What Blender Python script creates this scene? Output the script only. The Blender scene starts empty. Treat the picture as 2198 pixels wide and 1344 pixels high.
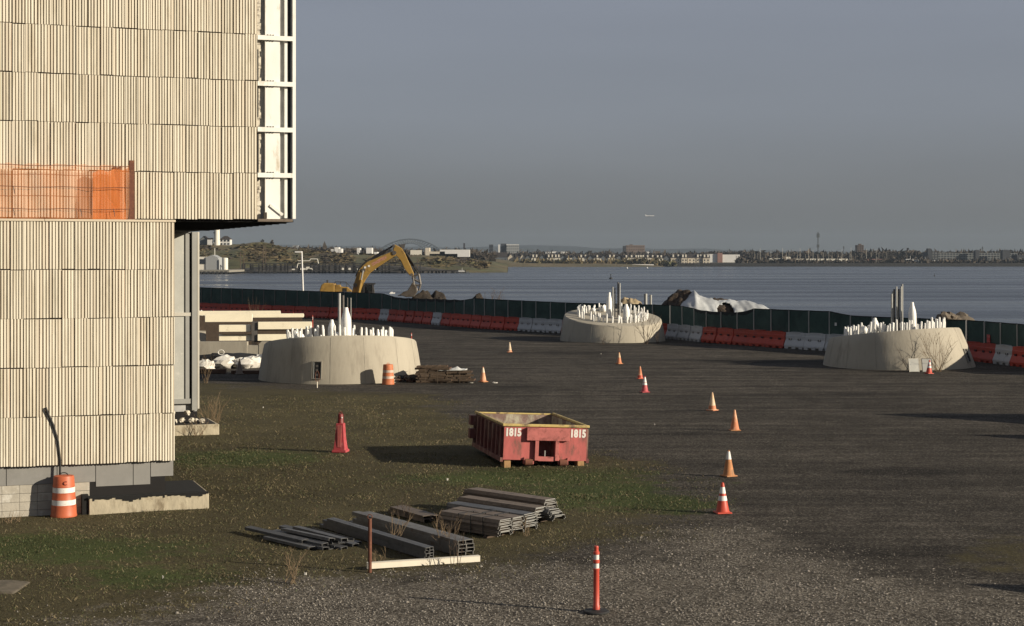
import bpy, math, random
import numpy as np
from mathutils import Vector, Matrix

random.seed(7)
RNG = np.random.default_rng(11)
PI = math.pi
S = bpy.context.scene
COL = S.collection

# ------------------------------------------------------------------ camera
EYE = 6.1            # metres above the yard
F = 3500.0           # focal length in photograph pixels (photo is 2198 wide)
HOR = 552.0          # eye level row in the photograph
cam_d = bpy.data.cameras.new('camera'); cam = bpy.data.objects.new('camera', cam_d); COL.objects.link(cam)
cam.location = (0, 0, EYE); cam.rotation_euler = (PI/2, 0, 0)
cam_d.sensor_width = 36; cam_d.lens = F/2198*36; cam_d.shift_y = (HOR-672)/2198
cam_d.clip_start = 0.5; cam_d.clip_end = 30000
S.camera = cam

# ------------------------------------------------------------------ light
SUN_EL, SUN_AZ = 18.0, 21.0     # azimuth: degrees behind the picture plane, on the right hand
sv = Vector((math.cos(math.radians(SUN_EL))*math.cos(math.radians(SUN_AZ)),
             -math.cos(math.radians(SUN_EL))*math.sin(math.radians(SUN_AZ)), math.sin(math.radians(SUN_EL))))
sun_d = bpy.data.lights.new('sun', 'SUN'); sun = bpy.data.objects.new('sun', sun_d); COL.objects.link(sun)
sun_d.energy = 5.0; sun_d.angle = math.radians(0.6); sun_d.color = (1.0, 0.885, 0.71)
sun.rotation_euler = (-sv).to_track_quat('-Z', 'Y').to_euler(); sun.location = (60, -30, 40)

W = bpy.data.worlds.new('World'); S.world = W; W.use_nodes = True
nt = W.node_tree; nt.nodes.clear()
def N(t, typ, **k):
    n = t.nodes.new(typ)
    for a, b in k.items(): setattr(n, a, b)
    return n
out = N(nt, 'ShaderNodeOutputWorld'); bg = N(nt, 'ShaderNodeBackground'); bg.inputs['Strength'].default_value = 0.1
sky = N(nt, 'ShaderNodeTexSky'); sky.sky_type = 'NISHITA'; sky.sun_disc = False
sky.sun_elevation = math.radians(SUN_EL); sky.sun_rotation = math.atan2(sv.x, sv.y)
sky.air_density = 1.0; sky.dust_density = 2.0
tc = N(nt, 'ShaderNodeTexCoord'); sep = N(nt, 'ShaderNodeSeparateXYZ'); nt.links.new(tc.outputs['Generated'], sep.inputs[0])
rmp = N(nt, 'ShaderNodeValToRGB')
rmp.color_ramp.elements[0].position = 0.0; rmp.color_ramp.elements[0].color = (0.088, 0.091, 0.090, 1)
rmp.color_ramp.elements[1].position = 0.085; rmp.color_ramp.elements[1].color = (0.139, 0.151, 0.176, 1)
for p_, c_ in ((0.16, (0.151, 0.164, 0.197, 1)), (1.0, (0.148, 0.161, 0.196, 1))):
    e = rmp.color_ramp.elements.new(p_); e.color = c_
nt.links.new(sep.outputs['Z'], rmp.inputs[0])
# faint streaky cloud deck over the whole dome
mp = N(nt, 'ShaderNodeMapping'); mp.inputs['Scale'].default_value = (2.0, 2.0, 14.0)
nt.links.new(tc.outputs['Generated'], mp.inputs[0])
nz = N(nt, 'ShaderNodeTexNoise'); nz.inputs['Scale'].default_value = 1.6; nz.inputs['Detail'].default_value = 4
nt.links.new(mp.outputs[0], nz.inputs['Vector'])
mr = N(nt, 'ShaderNodeMapRange'); mr.inputs['From Min'].default_value = .3; mr.inputs['From Max'].default_value = .7
mr.inputs['To Min'].default_value = 9.6; mr.inputs['To Max'].default_value = 10.4
nt.links.new(nz.outputs[0], mr.inputs[0])
vm = N(nt, 'ShaderNodeVectorMath', operation='SCALE'); nt.links.new(rmp.outputs[0], vm.inputs[0]); nt.links.new(mr.outputs[0], vm.inputs['Scale'])
mx = N(nt, 'ShaderNodeMix', data_type='RGBA'); mx.inputs[0].default_value = 0.93
nt.links.new(sky.outputs[0], mx.inputs['A']); nt.links.new(vm.outputs[0], mx.inputs['B'])
nt.links.new(mx.outputs['Result'], bg.inputs['Color']); nt.links.new(bg.outputs[0], out.inputs[0])

S.view_settings.view_transform = 'Standard'; S.view_settings.look = 'None'
S.view_settings.exposure = 0.62; S.view_settings.gamma = 1.0; S.view_settings.use_curve_mapping = False
S.render.engine = 'CYCLES'
S.render.resolution_x, S.render.resolution_y = 1024, 626
S.cycles.volume_bounces = 0; S.cycles.max_bounces = 6

# ------------------------------------------------------------------ helpers
def P(px, py, Y): return Vector(((px-1099)/F*Y, Y, EYE-(py-HOR)/F*Y))
def G(px, py, z=0.0):
    Y = (EYE-z)*F/(py-HOR); return Vector(((px-1099)/F*Y, Y, z))

def tag(o, label=None, cat=None, group=None, kind=None):
    if label: o['label'] = label
    if cat: o['category'] = cat
    if group: o['group'] = group
    if kind: o['kind'] = kind
    return o
def thing(name, label, cat, loc=(0, 0, 0), rz=0, group=None):
    o = bpy.data.objects.new(name, None); COL.objects.link(o); o.empty_display_size = .2
    o.location = loc; o.rotation_euler = (0, 0, rz); return tag(o, label, cat, group)
def copy_tree(o, parent=None):
    c = o.copy(); COL.objects.link(c); c.parent = parent
    for ch in list(o.children): copy_tree(ch, c)
    return c

class MB:
    def __init__(s): s.v = []; s.f = []; s.m = []
    def add(s, vs, fs, m=0):
        b = len(s.v); s.v += [tuple(p) for p in vs]
        for f in fs: s.f.append(tuple(i+b for i in f)); s.m.append(m)
        return s
    def box(s, x0, x1, y0, y1, z0, z1, m=0, M=None):
        vs = [Vector(p) for p in ((x0,y0,z0),(x1,y0,z0),(x1,y1,z0),(x0,y1,z0),(x0,y0,z1),(x1,y0,z1),(x1,y1,z1),(x0,y1,z1))]
        if M is not None: vs = [M @ p for p in vs]
        return s.add(vs, [(3,2,1,0),(4,5,6,7),(0,1,5,4),(1,2,6,5),(2,3,7,6),(3,0,4,7)], m)
    def tube(s, p0, p1, r0, r1=None, n=6, m=0):
        p0, p1 = Vector(p0), Vector(p1); r1 = r0 if r1 is None else r1
        d = p1-p0
        if d.length < 1e-6: return s
        q = d.to_track_quat('Z', 'Y'); ax, ay = q @ Vector((1,0,0)), q @ Vector((0,1,0))
        vs = []
        for p, r in ((p0, r0), (p1, r1)):
            for k in range(n):
                a = 2*PI*k/n; vs.append(p+(ax*math.cos(a)+ay*math.sin(a))*r)
        fs = [(k, (k+1)%n, n+(k+1)%n, n+k) for k in range(n)]+[tuple(range(n-1,-1,-1)), tuple(range(n,2*n))]
        return s.add(vs, fs, m)
    def path(s, pts, r, n=6, m=0):
        for a, b in zip(pts[:-1], pts[1:]): s.tube(a, b, r, r, n, m)
        return s
    def lathe(s, prof, n=20, c=(0,0,0), m=0, ms=None, cap=True):
        b = len(s.v); c = Vector(c)
        for r, z in prof:
            for k in range(n):
                a = 2*PI*k/n; s.v.append((c.x+r*math.cos(a), c.y+r*math.sin(a), c.z+z))
        for i in range(len(prof)-1):
            for k in range(n):
                s.f.append((b+i*n+k, b+i*n+(k+1)%n, b+(i+1)*n+(k+1)%n, b+(i+1)*n+k)); s.m.append(ms[i] if ms else m)
        if cap:
            s.f.append(tuple(b+k for k in range(n-1,-1,-1))); s.m.append(ms[0] if ms else m)
            t = b+(len(prof)-1)*n; s.f.append(tuple(t+k for k in range(n))); s.m.append(ms[-1] if ms else m)
        return s
    def prism(s, poly, y0, y1, m=0):      # polygon in x,z, counter-clockwise seen from -y
        n = len(poly); vs = [(x, y0, z) for x, z in poly]+[(x, y1, z) for x, z in poly]
        fs = [tuple(range(n)), tuple(range(2*n-1, n-1, -1))]+[(k, n+k, n+(k+1)%n, (k+1)%n) for k in range(n)]
        return s.add(vs, fs, m)
    def frustum(s, w0, w1, z0, z1, m=0, c=(0, 0)):
        x, y = c; a, b = w0/2, w1/2
        vs = [(x-a,y-a,z0),(x+a,y-a,z0),(x+a,y+a,z0),(x-a,y+a,z0),(x-b,y-b,z1),(x+b,y-b,z1),(x+b,y+b,z1),(x-b,y+b,z1)]
        return s.add(vs, [(3,2,1,0),(4,5,6,7),(0,1,5,4),(1,2,6,5),(2,3,7,6),(3,0,4,7)], m)
    def blob(s, c, r, seg=8, ring=5, jit=.12, m=0, seed=0):
        rr = random.Random(seed); b = len(s.v); c = Vector(c)
        s.v.append((c.x, c.y, c.z+r[2]))
        for i in range(1, ring):
            t = PI*i/ring
            for k in range(seg):
                a = 2*PI*(k+.5*(i % 2))/seg; j = 1+rr.uniform(-jit, jit)
                s.v.append((c.x+r[0]*j*math.sin(t)*math.cos(a), c.y+r[1]*j*math.sin(t)*math.sin(a), c.z+r[2]*j*math.cos(t)))
        s.v.append((c.x, c.y, c.z-r[2])); e_ = len(s.v)-1
        for k in range(seg):
            s.f.append((b, b+1+k, b+1+(k+1)%seg)); s.m.append(m)
            q = b+1+(ring-2)*seg; s.f.append((e_, q+(k+1)%seg, q+k)); s.m.append(m)
        for i in range(ring-2):
            for k in range(seg):
                p = b+1+i*seg; s.f.append((p+k, p+seg+k, p+seg+(k+1)%seg, p+(k+1)%seg)); s.m.append(m)
        return s
    def mesh(s, name, mats, smooth=None):
        me = bpy.data.meshes.new(name); me.from_pydata(s.v, [], s.f)
        if not isinstance(mats, (list, tuple)): mats = [mats]
        for a in mats: me.materials.append(MAT[a])
        if len(mats) > 1: me.polygons.foreach_set('material_index', s.m)
        if smooth:
            me.polygons.foreach_set('use_smooth', [True]*len(me.polygons)); me.set_sharp_from_angle(angle=math.radians(smooth))
        me.update(); return me
    def build(s, name, mats, parent=None, smooth=None, bevel=0):
        return obj(name, s.mesh(name, mats, smooth), parent, bevel)
def obj(name, me, parent=None, bevel=0):
    o = bpy.data.objects.new(name, me); COL.objects.link(o); o.parent = parent
    if bevel:
        b = o.modifiers.new('bevel', 'BEVEL'); b.width = bevel; b.segments = 2; b.limit_method = 'ANGLE'
    return o
def np_mesh(name, V, Fc, mat_, smooth=False, attrs=None):
    me = bpy.data.meshes.new(name); V = np.asarray(V, np.float32); Fc = np.asarray(Fc, np.int32); n, k = Fc.shape
    me.vertices.add(len(V)); me.vertices.foreach_set('co', V.ravel())
    me.loops.add(n*k); me.loops.foreach_set('vertex_index', Fc.ravel())
    me.polygons.add(n); me.polygons.foreach_set('loop_start', np.arange(0, n*k, k, dtype=np.int32))
    me.polygons.foreach_set('loop_total', np.full(n, k, np.int32))
    if smooth: me.polygons.foreach_set('use_smooth', np.ones(n, bool))
    me.materials.append(MAT[mat_]); me.update(calc_edges=True); me.validate()
    for a, d in (attrs or {}).items():
        at = me.attributes.new(a, 'FLOAT', 'POINT'); at.data.foreach_set('value', np.asarray(d, np.float32))
    return me
def text_mesh(txt, size, mat_, parent, M, depth=.002, name='lettering', sx=1.0, offset=0.0, shear=0.0):
    cu = bpy.data.curves.new(name, 'FONT'); cu.body = txt; cu.size = size; cu.extrude = depth
    cu.align_x = 'CENTER'; cu.align_y = 'CENTER'; cu.offset = offset; cu.shear = shear; cu.resolution_u = 3
    t = bpy.data.objects.new(name, cu); me = bpy.data.meshes.new_from_object(t); bpy.data.objects.remove(t)
    me.materials.clear(); me.materials.append(MAT[mat_]); me.name = name
    for v in me.vertices: v.co = M @ Vector((v.co.x*sx, v.co.y, v.co.z))
    o = bpy.data.objects.new(name, me); COL.objects.link(o); o.parent = parent; return o
def vnoise(x, y, seed=0):
    xi = np.floor(x).astype(np.int64); yi = np.floor(y).astype(np.int64); fx = x-xi; fy = y-yi
    fx = fx*fx*(3-2*fx); fy = fy*fy*(3-2*fy)
    def h(a, b):
        n = (a*374761393+b*668265263+seed*1442695041) & 0x7fffffff
        n = ((n ^ (n >> 13))*1274126177) & 0x7fffffff
        return ((n ^ (n >> 16)) & 0xffff)/65535.0
    return (h(xi,yi)*(1-fx)+h(xi+1,yi)*fx)*(1-fy)+(h(xi,yi+1)*(1-fx)+h(xi+1,yi+1)*fx)*fy
def fbm(x, y, seed=0, o=4):
    s_ = 0; a = .5
    for i in range(o): s_ = s_+a*vnoise(x*2**i, y*2**i, seed+i); a *= .5
    return s_/(1-.5**o)

# ------------------------------------------------------------------ materials
MAT = {}
def mat(name, c, rough=.75, var=.22, scale=3.0, c2=None, amt=.35, s2=2.0, bump=0.0, bscale=30, metal=0.0, rnd=0.0,
        stretch=(1, 1, 1), spec=.35, trans=0.0):
    c = [q*.84 for q in c]; c2 = [q*.84 for q in c2] if c2 else None
    m = bpy.data.materials.new(name); m.use_nodes = True; t = m.node_tree; b = t.nodes['Principled BSDF']; L = t.links.new
    b.inputs['Roughness'].default_value = rough; b.inputs['Metallic'].default_value = metal
    b.inputs['Specular IOR Level'].default_value = spec
    tc = N(t, 'ShaderNodeTexCoord'); oi = N(t, 'ShaderNodeObjectInfo')
    ad = N(t, 'ShaderNodeVectorMath', operation='MULTIPLY_ADD'); ad.inputs[1].default_value = (37, 37, 37)
    cx = N(t, 'ShaderNodeCombineXYZ')
    for i in range(3): L(oi.outputs['Random'], cx.inputs[i])
    L(cx.outputs[0], ad.inputs[0]); L(tc.outputs['Object'], ad.inputs[2])
    mp = N(t, 'ShaderNodeMapping'); mp.inputs['Scale'].default_value = stretch; L(ad.outputs[0], mp.inputs[0])
    n1 = N(t, 'ShaderNodeTexNoise'); n1.inputs['Scale'].default_value = scale; n1.inputs['Detail'].default_value = 7; n1.inputs['Roughness'].default_value = .62
    L(mp.outputs[0], n1.inputs['Vector'])
    r = N(t, 'ShaderNodeMapRange'); r.inputs['From Min'].default_value = .25; r.inputs['From Max'].default_value = .75
    r.inputs['To Min'].default_value = 1-var; r.inputs['To Max'].default_value = 1+var; L(n1.outputs[0], r.inputs[0])
    val = r.outputs[0]
    if rnd:
        r2 = N(t, 'ShaderNodeMapRange'); r2.inputs['To Min'].default_value = 1-rnd; r2.inputs['To Max'].default_value = 1+rnd; L(oi.outputs['Random'], r2.inputs[0])
        mu = N(t, 'ShaderNodeMath', operation='MULTIPLY'); L(val, mu.inputs[0]); L(r2.outputs[0], mu.inputs[1]); val = mu.outputs[0]
    sc = N(t, 'ShaderNodeVectorMath', operation='SCALE'); sc.inputs[0].default_value = c[:3]; L(val, sc.inputs['Scale'])
    colr = sc.outputs[0]
    if c2:
        n2 = N(t, 'ShaderNodeTexNoise'); n2.inputs['Scale'].default_value = s2; n2.inputs['Detail'].default_value = 8; n2.inputs['Roughness'].default_value = .68
        L(mp.outputs[0], n2.inputs['Vector'])
        th = .5+.22*(1-2*amt); rr = N(t, 'ShaderNodeMapRange'); rr.inputs['From Min'].default_value = th-.07; rr.inputs['From Max'].default_value = th+.09; L(n2.outputs[0], rr.inputs[0])
        mxx = N(t, 'ShaderNodeMix', data_type='RGBA'); L(rr.outputs[0], mxx.inputs[0]); L(colr, mxx.inputs['A']); mxx.inputs['B'].default_value = (*c2, 1); colr = mxx.outputs['Result']
    L(colr, b.inputs['Base Color'])
    if bump:
        nb = N(t, 'ShaderNodeTexNoise'); nb.inputs['Scale'].default_value = bscale; nb.inputs['Detail'].default_value = 5; L(mp.outputs[0], nb.inputs['Vector'])
        bp = N(t, 'ShaderNodeBump'); bp.inputs['Strength'].default_value = 1; bp.inputs['Distance'].default_value = bump; L(nb.outputs[0], bp.inputs['Height']); L(bp.outputs[0], b.inputs['Normal'])
    if trans:
        o_ = t.nodes['Material Output']; tr = N(t, 'ShaderNodeBsdfTransparent'); ms = N(t, 'ShaderNodeMixShader'); ms.inputs[0].default_value = trans
        L(b.outputs[0], ms.inputs[1]); L(tr.outputs[0], ms.inputs[2]); L(ms.outputs[0], o_.inputs[0])
    MAT[name] = m; return m

# building
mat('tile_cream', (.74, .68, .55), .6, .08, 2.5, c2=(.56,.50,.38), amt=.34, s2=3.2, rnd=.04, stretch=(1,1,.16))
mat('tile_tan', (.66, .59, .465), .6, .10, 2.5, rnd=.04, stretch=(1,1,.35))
mat('tile_groove_rose', (.50, .41, .325), .6, .12, 2.5, rnd=.05, stretch=(1,1,.35))  # groove tone, puts some shade between the ribs into the colour
mat('tile_groove_shade', (.38, .32, .24), .65, .14, 2.5, rnd=.05, stretch=(1,1,.35))  # main groove tone, shadow between the ribs painted in
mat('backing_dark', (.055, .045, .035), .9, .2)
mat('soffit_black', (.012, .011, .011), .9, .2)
mat('coping_cream', (.60, .52, .40), .45, .08, 1.5)
mat('frame_white', (.82, .81, .75), .5, .10, 3, c2=(.50,.44,.33), amt=.18, s2=4, stretch=(1,1,.4))
mat('sheathing_grey', (.40, .40, .39), .8, .25, 4)
mat('insulation', (.62, .57, .47), .9, .25, 8, c2=(.12,.10,.08), amt=.35, s2=9)
mat('fascia_grey', (.23, .225, .21), .65, .14, 1.6, c2=(.26,.25,.24), amt=.2, s2=3)
mat('cmu', (.40, .37, .31), .9, .16, 4, c2=(.62,.60,.54), amt=.3, s2=2.2, bump=.006)
mat('membrane', (.010, .010, .010), .95, .4, 5)
mat('old_concrete', (.42, .37, .27), .9, .22, 5, c2=(.22,.18,.12), amt=.30, s2=4, bump=.012, bscale=14, stretch=(1,1,.45))
mat('concrete', (.385, .35, .28), .88, .16, .8, c2=(.30,.27,.215), amt=.36, s2=1.6, bump=.006, bscale=9, stretch=(1,1,.22))
mat('concrete_dark', (.23, .215, .18), .9, .18, 1.5, c2=(.12,.13,.12), amt=.2, s2=2, bump=.006)
mat('dirty_slab', (.13, .11, .082), .95, .3, 3, c2=(.07,.06,.04), amt=.4, s2=4)
mat('alu_grey', (.33, .33, .31), .5, .08, 2, metal=.25)
mat('alu_pale', (.55, .52, .45), .5, .08, 2, metal=.1)
mat('frost_panel', (.46, .46, .42), .35, .14, 1.3, c2=(.60,.58,.52), amt=.16, s2=6, spec=.5)
mat('black_gap', (.01, .01, .01), .8, .2)
# traffic things
mat('orange_fresh', (.62, .085, .022), .5, .12, 5, rnd=.05)
mat('orange_red', (.50, .065, .035), .5, .10, 5)
mat('orange_faded', (.55, .20, .095), .65, .22, 5, c2=(.62,.42,.27), amt=.35, s2=5, stretch=(1,1,.5))
mat('orange_pale', (.62, .42, .25), .7, .2, 6, c2=(.66,.58,.45), amt=.45, s2=4, stretch=(1,1,.5))
mat('orange_dirty', (.44, .19, .075), .7, .25, 8, c2=(.26,.15,.08), amt=.35, s2=7)
mat('drum_orange', (.47, .115, .05), .5, .12, 4, c2=(.34,.07,.03), amt=.25, s2=6)
mat('drum_faded', (.48, .15, .06), .6, .16, 4, c2=(.33,.13,.07), amt=.3, s2=6)
mat('reflect_white', (.72, .70, .66), .45, .10, 6, c2=(.45,.42,.38), amt=.2, s2=9)
mat('reflect_dull', (.55, .44, .36), .5, .15, 6, c2=(.40,.28,.2), amt=.35, s2=9)
mat('rubber', (.02, .02, .019), .75, .3, 8)
mat('pylon_red', (.41, .062, .072), .55, .14, 4, c2=(.50,.16,.15), amt=.3, s2=5)
mat('pylon_dark', (.17, .02, .018), .5, .2, 5)
mat('post_orange', (.50, .078, .05), .4, .08, 5)
# skip
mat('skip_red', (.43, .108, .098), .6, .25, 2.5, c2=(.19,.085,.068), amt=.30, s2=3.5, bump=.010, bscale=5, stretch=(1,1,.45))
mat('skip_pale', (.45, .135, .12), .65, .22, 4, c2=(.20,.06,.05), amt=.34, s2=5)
mat('skip_yellow', (.55, .42, .15), .6, .2, 5, c2=(.17,.12,.07), amt=.40, s2=5)
mat('skip_inside', (.20, .13, .11), .9, .5, 3, c2=(.44,.41,.31), amt=.46, s2=2.4, stretch=(1,1,.6))
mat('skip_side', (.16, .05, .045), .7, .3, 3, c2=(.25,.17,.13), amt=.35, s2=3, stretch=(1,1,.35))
mat('paint_white', (.72, .69, .64), .6, .12, 12)
mat('rust', (.14, .055, .035), .9, .3, 8, c2=(.22,.10,.05), amt=.3, s2=9)
mat('wood_block', (.34, .20, .09), .85, .2, 8)
# steel goods
mat('galv_dark', (.105, .105, .105), .5, .28, 4, c2=(.05,.05,.05), amt=.25, s2=3, metal=.35, rnd=.15)
mat('galv_mid', (.155, .15, .14), .5, .25, 4, c2=(.10,.07,.05), amt=.28, s2=3, metal=.3, rnd=.15)
mat('deck_brown', (.17, .135, .105), .6, .25, 3, c2=(.09,.07,.055), amt=.35, s2=3, metal=.25, rnd=.2)
mat('strap_black', (.015, .015, .015), .6, .2)
mat('white_bar', (.74, .68, .56), .55, .08, 3)
mat('galv_bright', (.42, .42, .40), .4, .15, 4, metal=.5)
# plinth
mat('wrap_white', (.80, .79, .75), .45, .08, 8, rnd=.05)
mat('beam_cream', (.90, .82, .62), .6, .08, 1.5, c2=(.55,.48,.35), amt=.15, s2=2)
mat('timber_dark', (.07, .05, .035), .9, .3, 5)
mat('form_brown', (.085, .045, .028), .8, .3, 6, rnd=.2)
mat('form_edge', (.105, .075, .05), .85, .2, 6)
mat('plastic_sheet', (.66, .66, .62), .55, .12, 3, c2=(.45,.46,.45), amt=.3, s2=2)
mat('bag_white', (.68, .65, .58), .7, .14, 4, c2=(.50,.47,.42), amt=.3, s2=5, bump=.02, bscale=6)
mat('dark_tarp', (.018, .018, .018), .7, .3, 3)
# fence and barriers
mat('screen_green', (.026, .056, .047), .85, .35, 1.2, c2=(.044,.080,.066), amt=.4, s2=.8, rnd=.15)
mat('screen_band', (.006, .010, .010), .85, .2)
mat('barrier_red', (.43, .048, .022), .55, .2, 2, c2=(.27,.04,.03), amt=.3, s2=2, rnd=.12)
mat('barrier_white', (.46, .46, .45), .6, .12, 2, c2=(.33,.33,.33), amt=.3, s2=2, rnd=.08)
mat('hole_dark', (.05, .02, .018), .8, .2)
mat('sign_red', (.45, .04, .035), .5, .1)
# machines
mat('cat_yellow', (.32, .195, .045), .5, .16, .8, c2=(.15,.085,.025), amt=.32, s2=1.2)
mat('machine_dark', (.022, .021, .020), .6, .3, 3)
mat('machine_grey', (.12, .11, .10), .5, .25, 2, metal=.3)
mat('bucket_steel', (.10, .085, .07), .65, .3, 2, c2=(.06,.045,.03), amt=.4, s2=2, metal=.2)
mat('dark_glass', (.015, .018, .02), .12, .1, spec=.6)
mat('letter_red', (.55, .26, .24), .5, .1)
# earth
mat('soil', (.026, .020, .015), .95, .4, 1.2, c2=(.042,.032,.022), amt=.4, s2=2, bump=.08, bscale=3)
mat('mulch', (.060, .042, .029), .95, .6, 2.5, c2=(.022,.017,.013), amt=.45, s2=3, bump=.10, bscale=5)
mat('sand', (.33, .26, .16), .95, .2, 2, bump=.03, bscale=4)
mat('rock', (.13, .105, .078), .9, .3, 1.5, c2=(.12,.10,.075), amt=.4, s2=1.4, bump=.04, bscale=4)
mat('tarp_white', (.46, .475, .475), .45, .2, .6, c2=(.30,.31,.315), amt=.45, s2=.5)
mat('dry_stem', (.21, .15, .09), .9, .3, 8)
mat('dark_stem', (.085, .06, .042), .9, .3, 8)
mat('grass_green', (.060, .076, .027), .8, .4, 1.5)
mat('grass_olive', (.098, .088, .038), .85, .4, 1.5)
mat('grass_straw', (.185, .145, .082), .85, .5, 1.5)
mat('grass_tuft', (.135, .108, .060), .85, .5, 1.5)
mat('stone_mix', (.215, .195, .168), .9, .5, 6)
mat('stone_dark', (.080, .072, .062), .9, .5, 6)
# far shore
mat('hill_grass', (.068, .068, .032), .95, .7, .13, c2=(.125,.09,.046), amt=.45, s2=.06, stretch=(.45,1,2.5))
mat('marsh', (.125, .095, .048), .95, .35, .02, c2=(.07,.07,.03), amt=.4, s2=.05)
mat('far_land', (.060, .058, .045), .95, .3, .01)
mat('ridge', (.045, .055, .060), .95, .2, .002)
mat('shore_stone', (.035, .032, .028), .95, .5, .3, c2=(.13,.11,.085), amt=.28, s2=.25)
mat('bare_trees', (.060, .048, .036), .95, .5, .05, c2=(.035,.030,.026), amt=.4, s2=.06)
mat('house_white', (.72, .68, .58), .7, .06, .05)
mat('house_cream', (.58, .52, .42), .7, .1, .05)
mat('house_grey', (.115, .13, .145), .8, .15, .05)
mat('house_roof', (.042, .036, .034), .9, .2, .05)
mat('block_grey', (.17, .18, .18), .8, .1, .03)
mat('block_pale', (.30, .31, .31), .8, .1, .03)
mat('block_dark', (.045, .048, .056), .8, .15, .03)
mat('block_brick', (.20, .155, .13), .85, .15, .05)
mat('block_brown', (.12, .088, .07), .85, .15, .05)
mat('brick_pink', (.26, .15, .125), .85, .15, .05)
mat('window_dark', (.025, .03, .036), .25, .1, spec=.5)
mat('steel_far', (.075, .085, .09), .8, .1)
mat('steel_dark', (.028, .027, .026), .8, .3, .2)
mat('tank_white', (.70, .67, .58), .6, .08, .2)
mat('boat_white', (.70, .69, .66), .5, .05, .3)
mat('paper', (.42, .40, .36), .8, .1)

def net_material(name, c, thr):
    m = bpy.data.materials.new(name); m.use_nodes = True; t = m.node_tree; L = t.links.new
    b = t.nodes['Principled BSDF']; b.inputs['Base Color'].default_value = (*c, 1); b.inputs['Roughness'].default_value = .6
    tl = N(t, 'ShaderNodeBsdfTranslucent'); tl.inputs[0].default_value = (*c, 1); tr = N(t, 'ShaderNodeBsdfTransparent')
    m1 = N(t, 'ShaderNodeMixShader'); m1.inputs[0].default_value = .4; L(b.outputs[0], m1.inputs[1]); L(tl.outputs[0], m1.inputs[2])
    m2 = N(t, 'ShaderNodeMixShader'); m2.inputs[0].default_value = thr
    L(m1.outputs[0], m2.inputs[1]); L(tr.outputs[0], m2.inputs[2]); L(m2.outputs[0], t.nodes['Material Output'].inputs[0]); MAT[name] = m
net_material('net_orange', (.80, .27, .07), .70)
net_material('net_dense', (.74, .23, .05), .34)

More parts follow.
